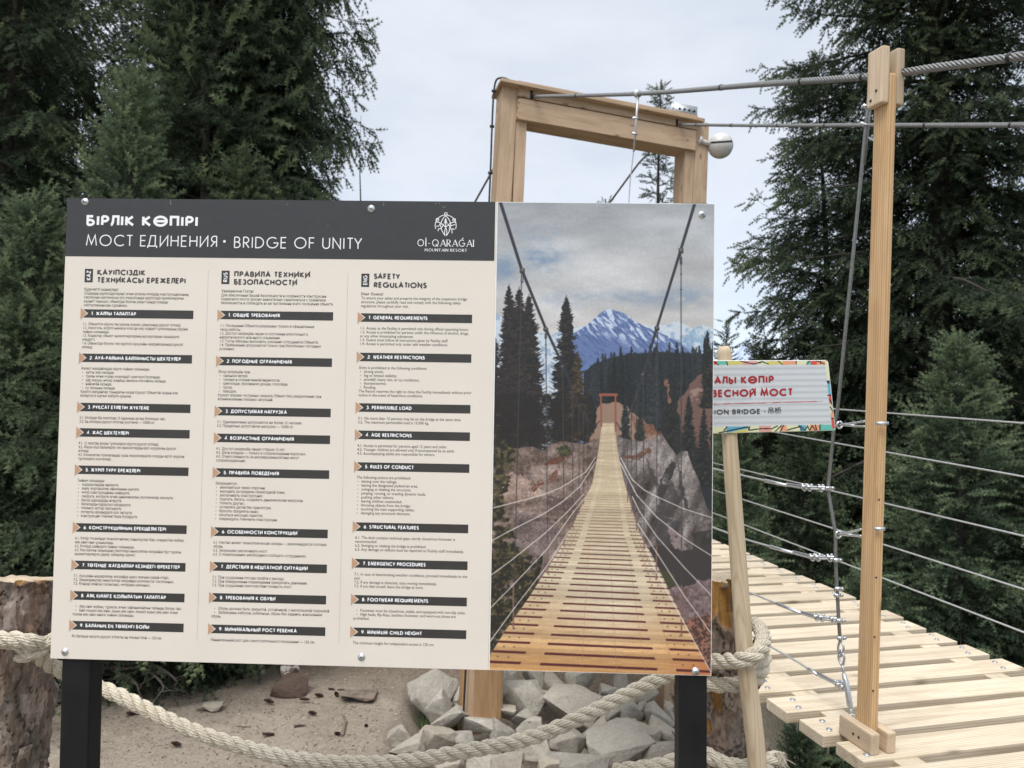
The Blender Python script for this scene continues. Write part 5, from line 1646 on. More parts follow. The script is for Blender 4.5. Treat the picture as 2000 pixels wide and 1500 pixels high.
# rocks, right
rr = cv.below([(1205, 852), (1240, 862), (1262, 862), (1286, 852), (1294, 850), (1306, 868), (1322, 890), (1328, 882), (1342, 880), (1352, 912), (1366, 940), (1372, 965), (1380, 990), (1400, 1010)], 1.2, 2, 91, 8)
sh = fbm(np.stack([(X * .9 + Y * .35) / 16., (X * -.3 + Y * .9) / 60., 0 * X], -1), 5, 92)
base = np.array([93, 86, 84])[None, None] + ((sh - .5) * 150)[..., None] + ((sh2 - .5) * 40)[..., None]
cv.put(rr, np.clip(base, 26, 200) / 255.)
for q, cl, a in (([(1215, 890), (1238, 886), (1268, 876), (1270, 884), (1246, 896), (1220, 894)], (90, 62, 50), .9), ([(1296, 930), (1310, 900), (1320, 905), (1300, 960), (1290, 985), (1283, 960)], (44, 42, 42), .85), ([(1284, 965), (1310, 940), (1330, 975), (1312, 1010), (1288, 1005)], (52, 50, 50), .7), ([(1322, 892), (1330, 920), (1336, 960), (1345, 1000), (1338, 1000), (1326, 950)], (48, 44, 46), .8), ([(1224, 915), (1240, 965), (1262, 1010), (1250, 1010), (1228, 960)], (66, 58, 60), .7), ([(1262, 892), (1278, 930), (1300, 960), (1292, 962), (1270, 935)], (56, 50, 52), .7), ([(1290, 1010), (1330, 1020), (1340, 1090), (1300, 1100), (1280, 1050)], (58, 54, 56), .75), ([(1300, 1030), (1330, 1045), (1345, 1080), (1330, 1086), (1310, 1060)], (130, 116, 114), .8), ([(1352, 1040), (1400, 1030), (1400, 1140), (1360, 1130)], (40, 40, 36), .75)):
    cv.put(cv.poly(q) * a * np.clip((cv.n(8, 8, 3, int(q[0][1])) - .15) * 4, 0, 1), cl)
cv.put(cv.poly([(1255, 1075), (1290, 1062), (1330, 1075), (1400, 1060), (1400, 1200), (1330, 1200)]), (54, 50, 50))
cv.put(cv.poly([(1300, 1150), (1340, 1146), (1372, 1132), (1400, 1128), (1400, 1215), (1330, 1215)]), np.clip(np.array([104, 88, 88])[None, None] + ((cv.n(10, 8, 4, 95) - .5) * 90)[..., None], 0, 255) / 255.)
cv.put(cv.poly([(1290, 1110), (1312, 1120), (1326, 1148), (1300, 1146)]) * .8, (62, 62, 44))
cv.put(cv.poly([(1330, 1215), (1400, 1190), (1400, 1330), (1375, 1330)]), (66, 50, 44))
cv.put(cv.poly([(1330, 1215), (1400, 1190), (1400, 1330), (1375, 1330)]) * np.clip((cv.n(3.5, 3.5, 4, 96) - .45) * 6, 0, .9), (134, 94, 78))
# grain and cracks of the rock
ff = cv.n(2.2, 2.2, 3, 203)
rkm = np.clip(lr * (X < 1165) + rr, 0, 1) * (cv.im.mean(-1) > .25)
cv.im = np.clip(cv.im * (1 + ((ff - .5) * .55 * rkm)[..., None]), 0, 1)
crk = np.abs(fbm(np.stack([(cv.wx + cv.wy * .3) / 26., cv.wy / 40., 0 * X], -1), 4, 204) - .5)
cv.put(rkm * np.clip(1 - crk / .012, 0, 1) * .55, (48, 44, 46))
# deck
del cv.wx, cv.wy
LE = [(826, 1176), (884, 1168), (944, 1157), (1040, 1111.6), (1084, 1086), (1168, 1032), (1230, 988), (1276, 959), (1330, 920)]
RE = [(826, 1199), (884, 1207), (944, 1219.6), (1040, 1248), (1084, 1273.6), (1168, 1314), (1230, 1345), (1276, 1369.6), (1330, 1396)]
lx = np.interp(Y, [q[0] for q in LE], [q[1] for q in LE])
rx2 = np.interp(Y, [q[0] for q in RE], [q[1] for q in RE])
dm = np.clip(X - lx + .5, 0, 1) * np.clip(rx2 - X + .5, 0, 1) * (Y > 826)
f_ = (X - lx) / np.maximum(rx2 - lx, 1)
tt = np.clip((Y - 1130) / 170, 0, 1)[..., None]
pc = np.array([178, 165, 142]) * (1 - tt) + np.array([182, 139, 92]) * tt
pc = pc + np.exp(-((X - 1190) / 90) ** 2 - ((Y - 1200) / 60) ** 2)[..., None] * np.array([14, 22, 30])
grain = cv.n(30, 2.2, 4, 98)
pc = pc + ((grain - .5) * 44)[..., None]
yk = Y - .045 * (X - 1100) * np.clip((Y - 826) / 300, 0, 1)
kf = (1 / np.maximum(yk - 700, 20) - .0017) / 6.0e-5
ph = kf - np.floor(kf)
kid = np.floor(kf)
pv = (np.sin(kid * 12.9898) * 43758.5453) % 1.0
pc = pc * (1 + (pv - .5) * .16)[..., None]
cv.put(dm, np.clip(pc, 0, 255) / 255.)
gapw = .24
fw = np.maximum(6.0e-5 * (yk - 700) ** 2, .3)                    # pixels per plank
aa = np.clip((gapw - np.abs(ph - .5) * 2 * .5 - .0) * 0 + 1, 0, 1)
gm = np.clip(((gapw / 2) - np.abs(ph - .5)) * fw + .5, 0, 1)
gm = np.where(fw < 4, gapw * (.5 + .6 * (np.abs(ph - .5) < gapw)), gm)
tab = ((f_ > .165) & (f_ < .255)) | ((f_ > .775) & (f_ < .855))
edge_soft = np.where(tab, 0.10, 1.0)
gapc = np.array([150, 124, 92]) * (1 - np.clip((Y - 960) / 130, 0, 1))[..., None] + np.array([76, 36, 38]) * np.clip((Y - 960) / 130, 0, 1)[..., None]
cv.put(dm * gm * edge_soft, gapc / 255.)
cv.put(dm * np.clip((Y - 1255) / 60, 0, 1) * np.clip((X - 1290) / 60, 0, 1) * (1 - gm) * .45, (166, 84, 54))
for x0, x1 in ((1150, 1135), (1190, 1205), (1225, 1262), (1250, 1320)):
    cv.line([(x0, 1060), (x1, 1326)], .8, 1.4, (150, 110, 72), .55)
for k in range(0, 24):
    yv = 700 + 1 / (.0017 + 6.0e-5 * (k + .02))
    for f0 in (.05, .10, .90, .95):
        l_, r_ = np.interp(yv, [q[0] for q in LE], [q[1] for q in LE]), np.interp(yv, [q[0] for q in RE], [q[1] for q in RE])
        xx = l_ + (r_ - l_) * f0
        yy = yv + .045 * (xx - 1100)
        sz = 3.0 - k * .08
        cv.line([(xx - .4, yy), (xx + .4, yy)], sz, sz, (84, 72, 66), .9)
# far portal
for a, b, w_ in (((1173.5, 772), (1174.5, 832), 3.6), ((1202, 772), (1202.5, 842), 3.6), ((1172, 771), (1204, 771), 5.4)):
    cv.line([a, b], w_, w_, (128, 76, 60))
# main ropes
cv.line([(977, 394), (1019, 527), (1066, 642), (1106, 728), (1118, 764), (1130, 792), (1146, 819), (1161, 833), (1172, 822)], 6.4, 1.6, (46, 46, 52))
cv.line([(1358, 394), (1329, 490), (1283, 640), (1254, 738), (1243, 770), (1232, 800), (1221, 824), (1212, 838), (1203, 824)], 6.0, 1.6, (48, 48, 54))
HG = [((1019, 530), (1002.5, 1228), 1.5), ((1066, 645), (1070, 1120), 1.4), ((1099, 715), (1102, 1066), 1.3), ((1118, 765), (1119, 1032), 1.2), ((1131, 793), (1131, 1004), 1.0), ((1139, 808), (1140, 985), .8), ((1148, 820), (1148, 960), .7),
      ((1330, 490), (1331, 1242), 1.6), ((1284, 640), (1282, 1132), 1.4), ((1256, 728), (1258, 1072), 1.3), ((1243, 770), (1243, 1036), 1.2), ((1233, 797), (1234, 1000), 1.0), ((1225, 815), (1226, 980), .8)]
for a, b, w_ in HG:
    cv.line([a, b], w_ + .5, w_ + .3, (58, 55, 58), .9)
    L_ = b[1] - a[1]
    for q in (.0, .03, .06, .10):
        yy = a[1] + L_ * q
        s_ = (w_ * 3.4 if q == 0 else w_ * 1.9)
        cv.line([(a[0] - .5, yy), (a[0] + .5, yy + .5)], s_, s_, (58, 56, 58), .95)
    cv.line([(b[0], b[1] - L_ * .13), b], w_ * 2.0, w_ * 2.0, (112, 88, 74), .9)
for (x_, y_, r_) in ((1020, 528, 6.5), (1066, 643, 5), (1098, 716, 4), (1330, 489, 7.5), (1283, 641, 5), (1255, 732, 4)):
    cv.line([(x_ - .5, y_), (x_ + .5, y_ + 1)], r_ * 2, r_ * 2, (50, 48, 50))
    cv.line([(x_ - .8, y_ - 1), (x_ + .8, y_ - 1)], r_ * .8, r_ * .8, (96, 92, 90))
    cv.line([(x_ - 1.6, y_ + r_ * 1.8), (x_ - 1.6, y_ + r_ * 3.6), (x_ + 1.6, y_ + r_ * 3.6), (x_ + 1.6, y_ + r_ * 1.8)], 1.4, 1.4, (52, 50, 52))
WR = [[(964, 992), (996, 983.6), (1063.6, 965.6), (1098, 951), (1144, 922), (1163, 893)], [(955, 1059), (991.6, 1039), (1065, 1001.6), (1099.6, 979), (1132, 951), (1163, 903)], [(958, 1124), (999, 1094), (1065, 1041), (1108, 1000), (1140, 965)], [(955, 1190), (1000, 1145), (1067, 1074), (1120, 1000), (1145, 970)], [(955, 1256), (1005, 1187), (1070, 1103), (1112, 1036)],
      [(1212, 894), (1235, 937), (1258, 957), (1283, 970), (1336, 994), (1400, 1014)], [(1211, 903), (1243.6, 967), (1283, 1010), (1338, 1053), (1400, 1092)], [(1235, 970), (1249.6, 1000), (1283, 1048), (1338, 1110), (1400, 1174)], [(1245, 1022), (1285.6, 1084), (1336, 1163), (1400, 1252)], [(1262, 1070), (1281, 1115), (1329, 1204), (1396, 1326)]]
for P in WR:
    cv.line(P, 2.0, 1.5, (196, 190, 186), .85)
cv.im = np.clip(cv.im * (1 + ((cv.n(1.6, 1.6, 2, 205) - .5) * .16)[..., None]), 0, 1)
def print_mesh(nm, canvas, u0, u1, v0, v1, wfun, par, M, nx_, ny_, gain=1.0, h=.0003):
    """a dense flat grid carrying the print as one colour per vertex"""
    U_, V_ = np.meshgrid(np.linspace(u0, u1, nx_), np.linspace(v1, v0, ny_))
    W = wfun(U_, V_)
    v = W - CAM
    z = v @ _F
    px = 1000 + F_PX * (v @ _R) / z
    py = 750 - F_PX * (v @ _U) / z
    fx = np.clip((px - canvas.x0) * canvas.ss - .5, 0, canvas.w - 1.001)
    fy = np.clip((py - canvas.y0) * canvas.ss - .5, 0, canvas.h - 1.001)
    ix, iy = fx.astype(int), fy.astype(int)
    ax, ay = (fx - ix)[..., None], (fy - iy)[..., None]
    im = canvas.im
    c = im[iy, ix] * (1 - ax) * (1 - ay) + im[iy, ix + 1] * ax * (1 - ay) + im[iy + 1, ix] * (1 - ax) * ay + im[iy + 1, ix + 1] * ax * ay
    c = lin(np.clip(c, 0, 1)) * gain
    loc = np.stack([U_, np.full_like(U_, -h), V_], -1).reshape(-1, 3)
    i2 = (np.arange(ny_ - 1)[:, None] * nx_ + np.arange(nx_ - 1)[None]).ravel()
    me = mesh_np(nm, loc, np.stack([i2 + nx_, i2 + nx_ + 1, i2 + 1, i2], -1))
    at_ = me.color_attributes.new('ink', 'FLOAT_COLOR', 'POINT')
    cc = np.concatenate([np.clip(c, 0, 1).reshape(-1, 3), np.ones((nx_ * ny_, 1))], 1).astype(np.float32)
    at_.data.foreach_set('color', cc.ravel())
    m = Mat(nm + '_ink', 0.40, 0, 0.4)
    a_ = m.n('ShaderNodeVertexColor', layer_name='ink')
    m.color(a_.outputs[0])
    return link(nm, me, m.m, par, M)
PU0 = uv(972.2, 398)[0]
print_mesh('photo_print', cv, PU0, UR_ - .0012, VB + .0012, VT - .0012, lambda a, b: BC + a[..., None] * BX + b[..., None] * BZ, pan2, MB, 400, 860, 1.24)

# ------------------------------------------------------------------ small direction sign on a leaning stick
SD = 2.12
sn = _F.copy()
sp0 = at(1500, 770, SD)
def sq(px, py, off=0.0):
    return pl(px, py, sp0 - sn * off, sn)
X_L = 1215
sgn_ = thing('direction_sign', at(1478, 1500, 2.1), 'small white direction sign with red lettering and colourful mosaic border on a leaning pale stick', 'sign')
qd = [(X_L, 704.5), (1612, 703.4), (1617.5, 707), (1632, 838.5), (1629, 841), (X_L, 851.5)]
def spoly(g, pts, off):
    V = [sq(*q, off) for q in pts]
    n = len(V)
    if n == 4: g.add(V, [(3, 2, 1, 0)])
    else: g.add(V, None, [(0, i + 1, i) for i in range(1, n - 1)])
g = Geo()
Vf = [sq(*q, 0) for q in qd]
Vb = [sq(*q, -.006) for q in qd]
n = len(qd)
g.add(Vf + Vb, [(i, (i + 1) % n, n + (i + 1) % n, n + i) for i in range(n)], [(0, i + 1, i) for i in range(1, n - 1)] + [(n, n + i, n + i + 1) for i in range(1, n - 1)])
face = link('sign_board', g.mesh('sign_board'), M_EDGE, sgn_)
c2 = Canvas(1210, 698, 1640, 858, 2.0)
def z5(x, y):
    return (1360 + x / 5., 640 + y / 5.)
c2.put(np.ones_like(c2.X), (196, 200, 204))
c2.put(np.clip((np.sin((c2.Y + .01 * c2.X) * 2 * np.pi / 11.8) * .6 + .2), 0, 1) * .85, (166, 171, 178))
c2.put((np.sin(c2.X * 3.1) * np.sin(c2.Y * 3.1) > .3).astype(float) * .25, (168, 172, 178))
c2.put(np.exp(-((c2.X - 1475) / 14) ** 2 - ((c2.Y - 760) / 24) ** 2) * .35, (222, 224, 228))
YEL, TEAL, SAL, CRM, PNK, BLU, RED_ = (196, 190, 108), (96, 178, 160), (214, 150, 112), (206, 208, 170), (206, 152, 140), (92, 162, 186), (196, 74, 62)
ink = (28, 28, 32)
top = [(155, 205, RED_), (200, 305, TEAL), (300, 545, YEL), (440, 610, PNK), (590, 700, CRM), (690, 850, YEL), (840, 985, SAL), (975, 1085, CRM), (1075, 1120, TEAL), (1110, 1180, RED_), (1170, 1260, SAL)]
for k_ in range(-9, 0):
    top.append((155 + k_ * 100, 155 + (k_ + 1) * 100, [TEAL, YEL, SAL, CRM, RED_, PNK][k_ % 6]))
for a, b, cl in top:
    c2.put(c2.poly([z5(a, 322), z5(b, 322), z5(b + 10, 360), z5(a + 10, 362)]), cl)
for pts in ([(160, 322), (215, 362)], [(290, 322), (305, 362)], [(430, 325), (560, 355), (640, 330), (700, 352)], [(640, 332), (610, 345)], [(795, 322), (840, 358)], [(975, 322), (975, 356)], [(1075, 358), (1105, 322)], [(1170, 322), (1250, 352)], [(1210, 325), (1215, 352)]):
    c2.line([z5(*q) for q in pts], 2.0, 2.0, ink)
bot = [(155, 300, CRM), (290, 500, YEL), (295, 520, BLU), (500, 640, CRM), (610, 760, PNK), (730, 840, CRM), (820, 900, SAL), (880, 1020, CRM), (1010, 1090, BLU), (1070, 1130, CRM), (1110, 1210, SAL), (1200, 1365, TEAL)]
for k_ in range(-9, 0):
    bot.append((155 + k_ * 100, 155 + (k_ + 1) * 100, [YEL, SAL, BLU, CRM, TEAL, PNK][k_ % 6]))
for a, b, cl in bot:
    y0 = 968 - (a - 155) * .021
    c2.put(c2.poly([z5(a, y0), z5(b, y0 - 2), z5(b, 1040), z5(a, 1040)]), cl)
c2.put(c2.poly([z5(310, 1025), z5(500, 985), z5(500, 1030)]), YEL)
for pts in ([(220, 1025), (500, 968), (520, 1000), (640, 985)], [(270, 1000), (300, 968)], [(510, 1000), (520, 965)], [(620, 985), (740, 985), (790, 958)], [(770, 1012), (830, 955)], [(820, 1010), (850, 955)], [(885, 1000), (1020, 962), (1060, 1005), (1085, 958), (1105, 1003), (1130, 955), (1160, 1000)], [(1000, 955), (1030, 1003)], [(1160, 950), (1175, 1000)], [(1205, 948), (1208, 1000)]):
    c2.line([z5(*q) for q in pts], 2.2, 2.2, ink)
side = [(322, 515, CRM), (515, 545, ink), (545, 655, BLU), (655, 665, ink), (665, 740, RED_), (740, 830, CRM), (830, 880, SAL), (880, 985, RED_)]
for a, b, cl in side:
    f0, f1 = 1258 + (a - 350) * .108, 1258 + (b - 350) * .108
    c2.put(c2.poly([z5(f0, a), z5(1380, a - 8), z5(1380, b - 8), z5(f1, b)]), cl)
for pts in ([(1275, 525), (1315, 510)], [(1282, 660), (1330, 655)], [(1300, 700), (1345, 790)], [(1305, 770), (1350, 850)], [(1320, 880), (1360, 890)]):
    c2.line([z5(*q) for q in pts], 2.2, 2.2, ink)
c2.line([z5(-700, 768), z5(1230, 718)], 1.4, 1.4, (160, 36, 40))
gx_, gy_ = 420, 160
g0 = Geo()
tq, sq_ = np.meshgrid(np.linspace(0, 1, gx_), np.linspace(0, 1, gy_))
def row(y):  # left / right border for a fraction down
    a = np.array([X_L + .8, 705.2 + y * 145.6])
    b = np.array([1616.3 + y * 14.6, 704.4 + y * 135.4])
    return a, b
Lx, Ly = X_L + .8 + 0 * sq_, 705.2 + sq_ * 145.6
Rx_, Ry_ = 1616.3 + sq_ * 14.6, 704.4 + sq_ * 135.4
PX_, PY_ = Lx + (Rx_ - Lx) * tq, Ly + (Ry_ - Ly) * tq
rr3 = _F + _R * ((PX_ - 1000) / F_PX)[..., None] - _U * ((PY_ - 750) / F_PX)[..., None]
W = CAM + rr3 * (((sp0 - sn * .0004 - CAM) @ sn) / (rr3 @ sn))[..., None]
fx = np.clip((PX_ - c2.x0) * 2 - .5, 0, c2.w - 1).astype(int)
fy = np.clip((PY_ - c2.y0) * 2 - .5, 0, c2.h - 1).astype(int)
i2 = (np.arange(gy_ - 1)[:, None] * gx_ + np.arange(gx_ - 1)[None]).ravel()
me = mesh_np('mosaic_print', W.reshape(-1, 3), np.stack([i2 + gx_, i2 + gx_ + 1, i2 + 1, i2], -1))
at_ = me.color_attributes.new('ink', 'FLOAT_COLOR', 'POINT')
at_.data.foreach_set('color', np.concatenate([lin(np.clip(c2.im[fy, fx], 0, 1)).reshape(-1, 3) * 1.12, np.ones((gx_ * gy_, 1))], 1).astype(np.float32).ravel())
m = Mat('mosaic_ink', 0.3, 0, 0.5)
m.color(m.n('ShaderNodeVertexColor', layer_name='ink').outputs[0])
link('mosaic_print', me, m.m, face)
# lettering on the sign: local frame with a slight upward tilt
ex = sq(1600, 783.6, .0012) - sq(1400, 787.2, .0012)
ex /= np.linalg.norm(ex)
ez = np.cross(sn, ex)
ez = -ez if ez[2] < 0 else ez
SPX = SD / F_PX
class SP(Print):
    pass
def sgn_text(items, mat, nm):
    o0 = sq(1400, 787, .0012)
    Ms = Matrix(((ex[0], sn[0], ez[0], o0[0]), (ex[1], sn[1], ez[1], o0[1]), (ex[2], sn[2], ez[2], o0[2]), (0, 0, 0, 1)))
    pr = Print(0.0)
    for txt, xr, yb, cap, wd, wfull in items:
        q = sq(xr, yb, .0012) - o0
        caps(pr, txt, 0, q @ ez, cap * SPX, wd * SPX, wfull * SPX if wfull else None, .15, right=q @ ex)
    return pr, Ms, o0
pr, Ms, _ = sgn_text([('АСПАЛЫ КӨПІР', 1511.5, 748.5, 15.2, 3.6, 164), ('ПОДВЕСНОЙ МОСТ', 1548.5, 773.2, 15.0, 3.6, 206)], M_RED, 'x')
pr.done('sign_lettering', M_RED, face, Ms)
pr, Ms, o0 = sgn_text([('SUSPENSION BRIDGE •', 1496, 808.0, 9.8, 2.1, 166)], M_INK, 'x')
V_, T_, Q_ = font_mesh('吊桥', 0.012)
q = sq(1500.5, 807, .0012) - o0
wV = V_[:, 0].max() - V_[:, 0].min()
kx = 25.5 * SPX / wV
pr.g.add(np.stack([q @ ex + (V_[:, 0] - V_[:, 0].min()) * kx, np.zeros(len(V_)), q @ ez + V_[:, 1] * kx], -1), Q_ if Q_ else None, T_ if len(T_) else None)
pr.done('sign_lettering', M_INK, face, Ms)
# the stick
mst = wood('peeled_stick', (0.40, 0.30, 0.19, 1), (0.55, 0.45, 0.31, 1), (0.62, 0.52, 0.38, 1), True)
P = spline([at(1414, 676, 2.15), at(1419, 760, 2.15), at(1428, 900, 2.14), at(1441, 1080, 2.12), at(1456, 1290, 2.08), at(1470, 1400, 2.07), at(1482, 1520, 2.06), at(1500, 1700, 2.03)], 10)
M_, L_ = frame_of(P[-1], P[0], n_h)
Mi = np.array(M_.inverted())
Pl = (P[::-1]) @ Mi[:3, :3].T + Mi[:3, 3]
g = Geo()
rr_ = np.interp(np.linspace(0, 1, len(Pl)), [0, .2, .55, .9, .985, 1], [.0255, .0255, .0235, .0210, .0195, .012])
rr_ = rr_ * (1 + .05 * (vnoise(np.stack([Pl[:, 0] * 14, 0 * rr_, 0 * rr_], -1), 3) - .5))
g.tube(Pl, rr_, 16)
link('stick', g.mesh('stick', True), mst, sgn_, M_)

# ------------------------------------------------------------------ log posts with peeling bark
def bark_mat():
    m = Mat('peeling_bark', 0.9, 0, 0.15)
    co = m.coord((1, 1, .42))
    a = m.n('ShaderNodeVertexColor', layer_name='bark')
    sp_ = m.n('ShaderNodeSeparateColor')
    m.l(a.outputs[0], sp_.inputs[0])
    n_ = m.noise(co, 30, 7, .72, .5)
    n2_ = m.noise(m.coord((1, 1, .06)), 60, 4, .7)
    bark = m.ramp(n_, [(.22, (.06, .04, .03)), (.40, (.20, .14, .11)), (.58, (.33, .24, .19)), (.78, (.50, .42, .34))])
    grey = m.ramp(n_, [(.25, (.12, .095, .075)), (.7, (.40, .345, .27))])
    bark = m.mix(sp_.outputs[1], bark, grey)
    vo = m.n('ShaderNodeTexVoronoi', feature='F1')
    vo.inputs['Scale'].default_value = 24
    dsp = m.n('ShaderNodeVectorMath', operation='ADD')
    nv = m.n('ShaderNodeTexNoise')
    nv.inputs['Scale'].default_value = 24
    nv.inputs['Detail'].default_value = 4
    m.l(co, nv.inputs['Vector'])
    sc_ = m.n('ShaderNodeVectorMath', operation='SCALE')
    sc_.inputs['Scale'].default_value = .09
    m.l(nv.outputs['Color'], sc_.inputs[0])
    m.l(co, dsp.inputs[0])
    m.l(sc_.outputs[0], dsp.inputs[1])
    m.l(dsp.outputs[0], vo.inputs['Vector'])
    sv = m.n('ShaderNodeSeparateColor')
    m.l(vo.outputs['Color'], sv.inputs[0])
    hs = m.n('ShaderNodeHueSaturation')
    mm = m.n('ShaderNodeMapRange')
    m.l(sv.outputs[0], mm.inputs[0])
    mm.inputs[3].default_value = .62
    mm.inputs[4].default_value = 1.40
    m.l(mm.outputs[0], hs.inputs['Value'])
    ms_ = m.n('ShaderNodeMapRange')
    m.l(sv.outputs[1], ms_.inputs[0])
    ms_.inputs[3].default_value = .7
    ms_.inputs[4].default_value = 1.15
    m.l(ms_.outputs[0], hs.inputs['Saturation'])
    m.l(bark, hs.inputs['Color'])
    bark = hs.outputs[0]
    bare = m.ramp(n2_, [(.30, (.30, .15, .04)), (.52, (.46, .25, .075)), (.75, (.56, .36, .15))])
    bare = m.mix(m.ramp(n_, [(.3, (.6, .6, .6)), (.55, (0, 0, 0))]), bare, (.16, .085, .04))
    c_ = m.mix(sp_.outputs[0], bark, bare)
    c_ = m.mix(sp_.outputs[2], c_, (.030, .020, .017))
    m.color(c_)
    m.bump(n_, .9, .02)
    return m.m
M_BARK = bark_mat()
mc = Mat('log_end_grain', .85, 0, .2)
co = mc.coord((1, 1, 1))
wv = mc.n('ShaderNodeTexWave', wave_type='RINGS', rings_direction='Z')
wv.inputs['Scale'].default_value = 26
wv.inputs['Distortion'].default_value = 3.5
wv.inputs['Detail'].default_value = 3
mc.l(co, wv.inputs['Vector'])
mc.color(mc.mix(.5, mc.ramp(wv.outputs['Fac'], [(.2, (.36, .27, .17)), (.8, (.60, .50, .36))]), mc.ramp(mc.noise(co, 18, 5, .7), [(.3, (.30, .23, .16)), (.7, (.62, .53, .41))])))
def log_post(nm, p0, p1, r0, r1, lab, seed, tiltcut, greyk=1.0, bt=.565):
    """p0 foot, p1 top"""
    th = thing(nm, p0, lab, 'log post', 'log posts of the rope fence')
    M_, L_ = frame_of(p0, p1, (0, -1, 0))
    # local: x along the axis; turn so that z runs along it
    Mz = M_ @ Matrix.Rotation(math.radians(90), 4, 'Y')
    ka, kz = 220, 330
    a = np.linspace(0, 2 * np.pi, ka, endpoint=False)
    z = np.linspace(0, L_, kz)
    A_, Z_ = np.meshgrid(a, z)
    P = np.stack([np.cos(A_) * .13, np.sin(A_) * .13, Z_], -1)
    wp = fbm(P * (14, 14, 6), 3, seed) - .5
    pn = fbm((P + wp[..., None] * .05) * (9, 9, 4.2), 4, seed + 4)
    bare = sstep(pn, bt, bt + .02)
    edge = sstep(pn, bt - .045, bt + .003) * (1 - sstep(pn, bt + .003, bt + .025))
    plates = fbm((P + wp[..., None] * .05) * (34, 34, 13), 4, seed + 9)
    crack = sstep(np.abs(plates - .5), .022, .0)
    rr = np.interp(Z_, [0, L_], [r0, r1]) + (fbm(P * (6, 6, 1.5), 2, seed + 2) - .5) * .03
    rr = rr + (1 - bare) * (.009 + .034 * (plates - .45)) + edge * .014 - crack * (1 - bare) * .007
    rr = rr + (vnoise(P * 90, seed) - .5) * .003 * (1 - bare)
    aw = Mz.inverted().to_3x3() @ Vector((0, 1, 0))
    cut = L_ + tiltcut * (np.cos(A_) * aw.x + np.sin(A_) * aw.y) + (fbm(P * (30, 30, 0), 2, seed) - .5) * .012
    Z2 = Z_ + (cut - L_) * sstep(Z_, L_ * .8, L_)
    V = np.stack([np.cos(A_) * rr, np.sin(A_) * rr, Z2], -1).reshape(-1, 3)
    i = np.arange(kz - 1)[:, None] * ka
    j = np.arange(ka)[None]
    j2 = (j + 1) % ka
    Qs = np.stack([i + j, i + j2, i + ka + j2, i + ka + j], -1).reshape(-1, 4)
    me = mesh_np('trunk', V, Qs, True)
    ca = me.color_attributes.new('bark', 'FLOAT_COLOR', 'POINT')
    gy_ = sstep(fbm(P * (7, 7, 3), 4, seed + 21), .46, .64) * greyk
    ca.data.foreach_set('color', np.stack([bare, gy_, crack * (1 - bare) * .45, np.ones_like(bare)], -1).astype(np.float32).ravel())
    link('trunk', me, M_BARK, th, Mz)
    top = V.reshape(kz, ka, 3)[-1]
    g = Geo()
    c_ = np.array([top.mean(0) + (0, 0, .003)])
    tc_ = top.mean(0)
    rings = [tc_ + (top - tc_) * f for f in (1, .94, .6, .3)]
    rings = [np.stack([q[:, 0], q[:, 1], q[:, 2] + (.0 if n_ == 0 else .003)], -1) for n_, q in enumerate(rings)]
    VV = np.concatenate(rings + [c_])
    Qs = np.concatenate([np.stack([n_ * ka + j[0], n_ * ka + j2[0], (n_ + 1) * ka + j2[0], (n_ + 1) * ka + j[0]], -1) for n_ in range(3)])
    T_ = [(3 * ka + q, 3 * ka + (q + 1) % ka, 4 * ka) for q in range(ka)]
    g.add(VV, Qs, T_)
    link('cut_end', g.mesh('cut_end', True), mc.m, th, Mz)
    # loose bark curling off
    rg = np.random.default_rng(seed)
    for q in range(9):
        aa = rg.uniform(0, 2 * np.pi)
        zz = rg.uniform(.25, .9) * L_
        hh, ww = rg.uniform(.05, .16), rg.uniform(.015, .04)
        r_ = np.interp(zz, [0, L_], [r0, r1])
        pts = []
        for k in range(6):
            f = k / 5
            for sgn2 in (-1, 1):
                ang = aa + sgn2 * ww / 2 / r_
                ro = r_ + .008 + .028 * f * f + rg.uniform(-.002, .002)
                pts.append((math.cos(ang) * ro, math.sin(ang) * ro, zz + hh * (f - .5)))
        g = Geo()
        pin = [(x * .97, y * .97, z_) for x, y, z_ in pts]
        Qs = [(2 * k, 2 * k + 1, 2 * k + 3, 2 * k + 2) for k in range(5)]
        Qi = [(12 + 2 * k + 2, 12 + 2 * k + 3, 12 + 2 * k + 1, 12 + 2 * k) for k in range(5)]
        Qe = [(10, 11, 23, 22), (1, 0, 12, 13)] + [(2 * k + 2, 2 * k + 14, 2 * k + 12, 2 * k) for k in range(5)] + [(2 * k + 1, 2 * k + 13, 2 * k + 15, 2 * k + 3) for k in range(5)]
        g.add(pts + pin, Qs + Qi + Qe)
        me = g.mesh('bark_flake', False)
        ca = me.color_attributes.new('bark', 'FLOAT_COLOR', 'POINT')
        ca.data.foreach_set('color', np.tile([0, .5, 0, 1], len(me.vertices)).astype(np.float32))
        link('bark_flake', me, M_BARK, th, Mz)
    return th
LD = 2.3
log_post('log_post', at(-24, 1960, LD), at(7, 1130, LD), .128, .122, 'bark covered log post at the left, wrapped by thick rope', 11, -.03)
log_post('log_post', at(1440, 1960, LD + .02), at(1386, 1126, LD + .02), .134, .104, 'bark covered log post beside the leaning stick, rope wound round it', 25, -.015, .25, .585)

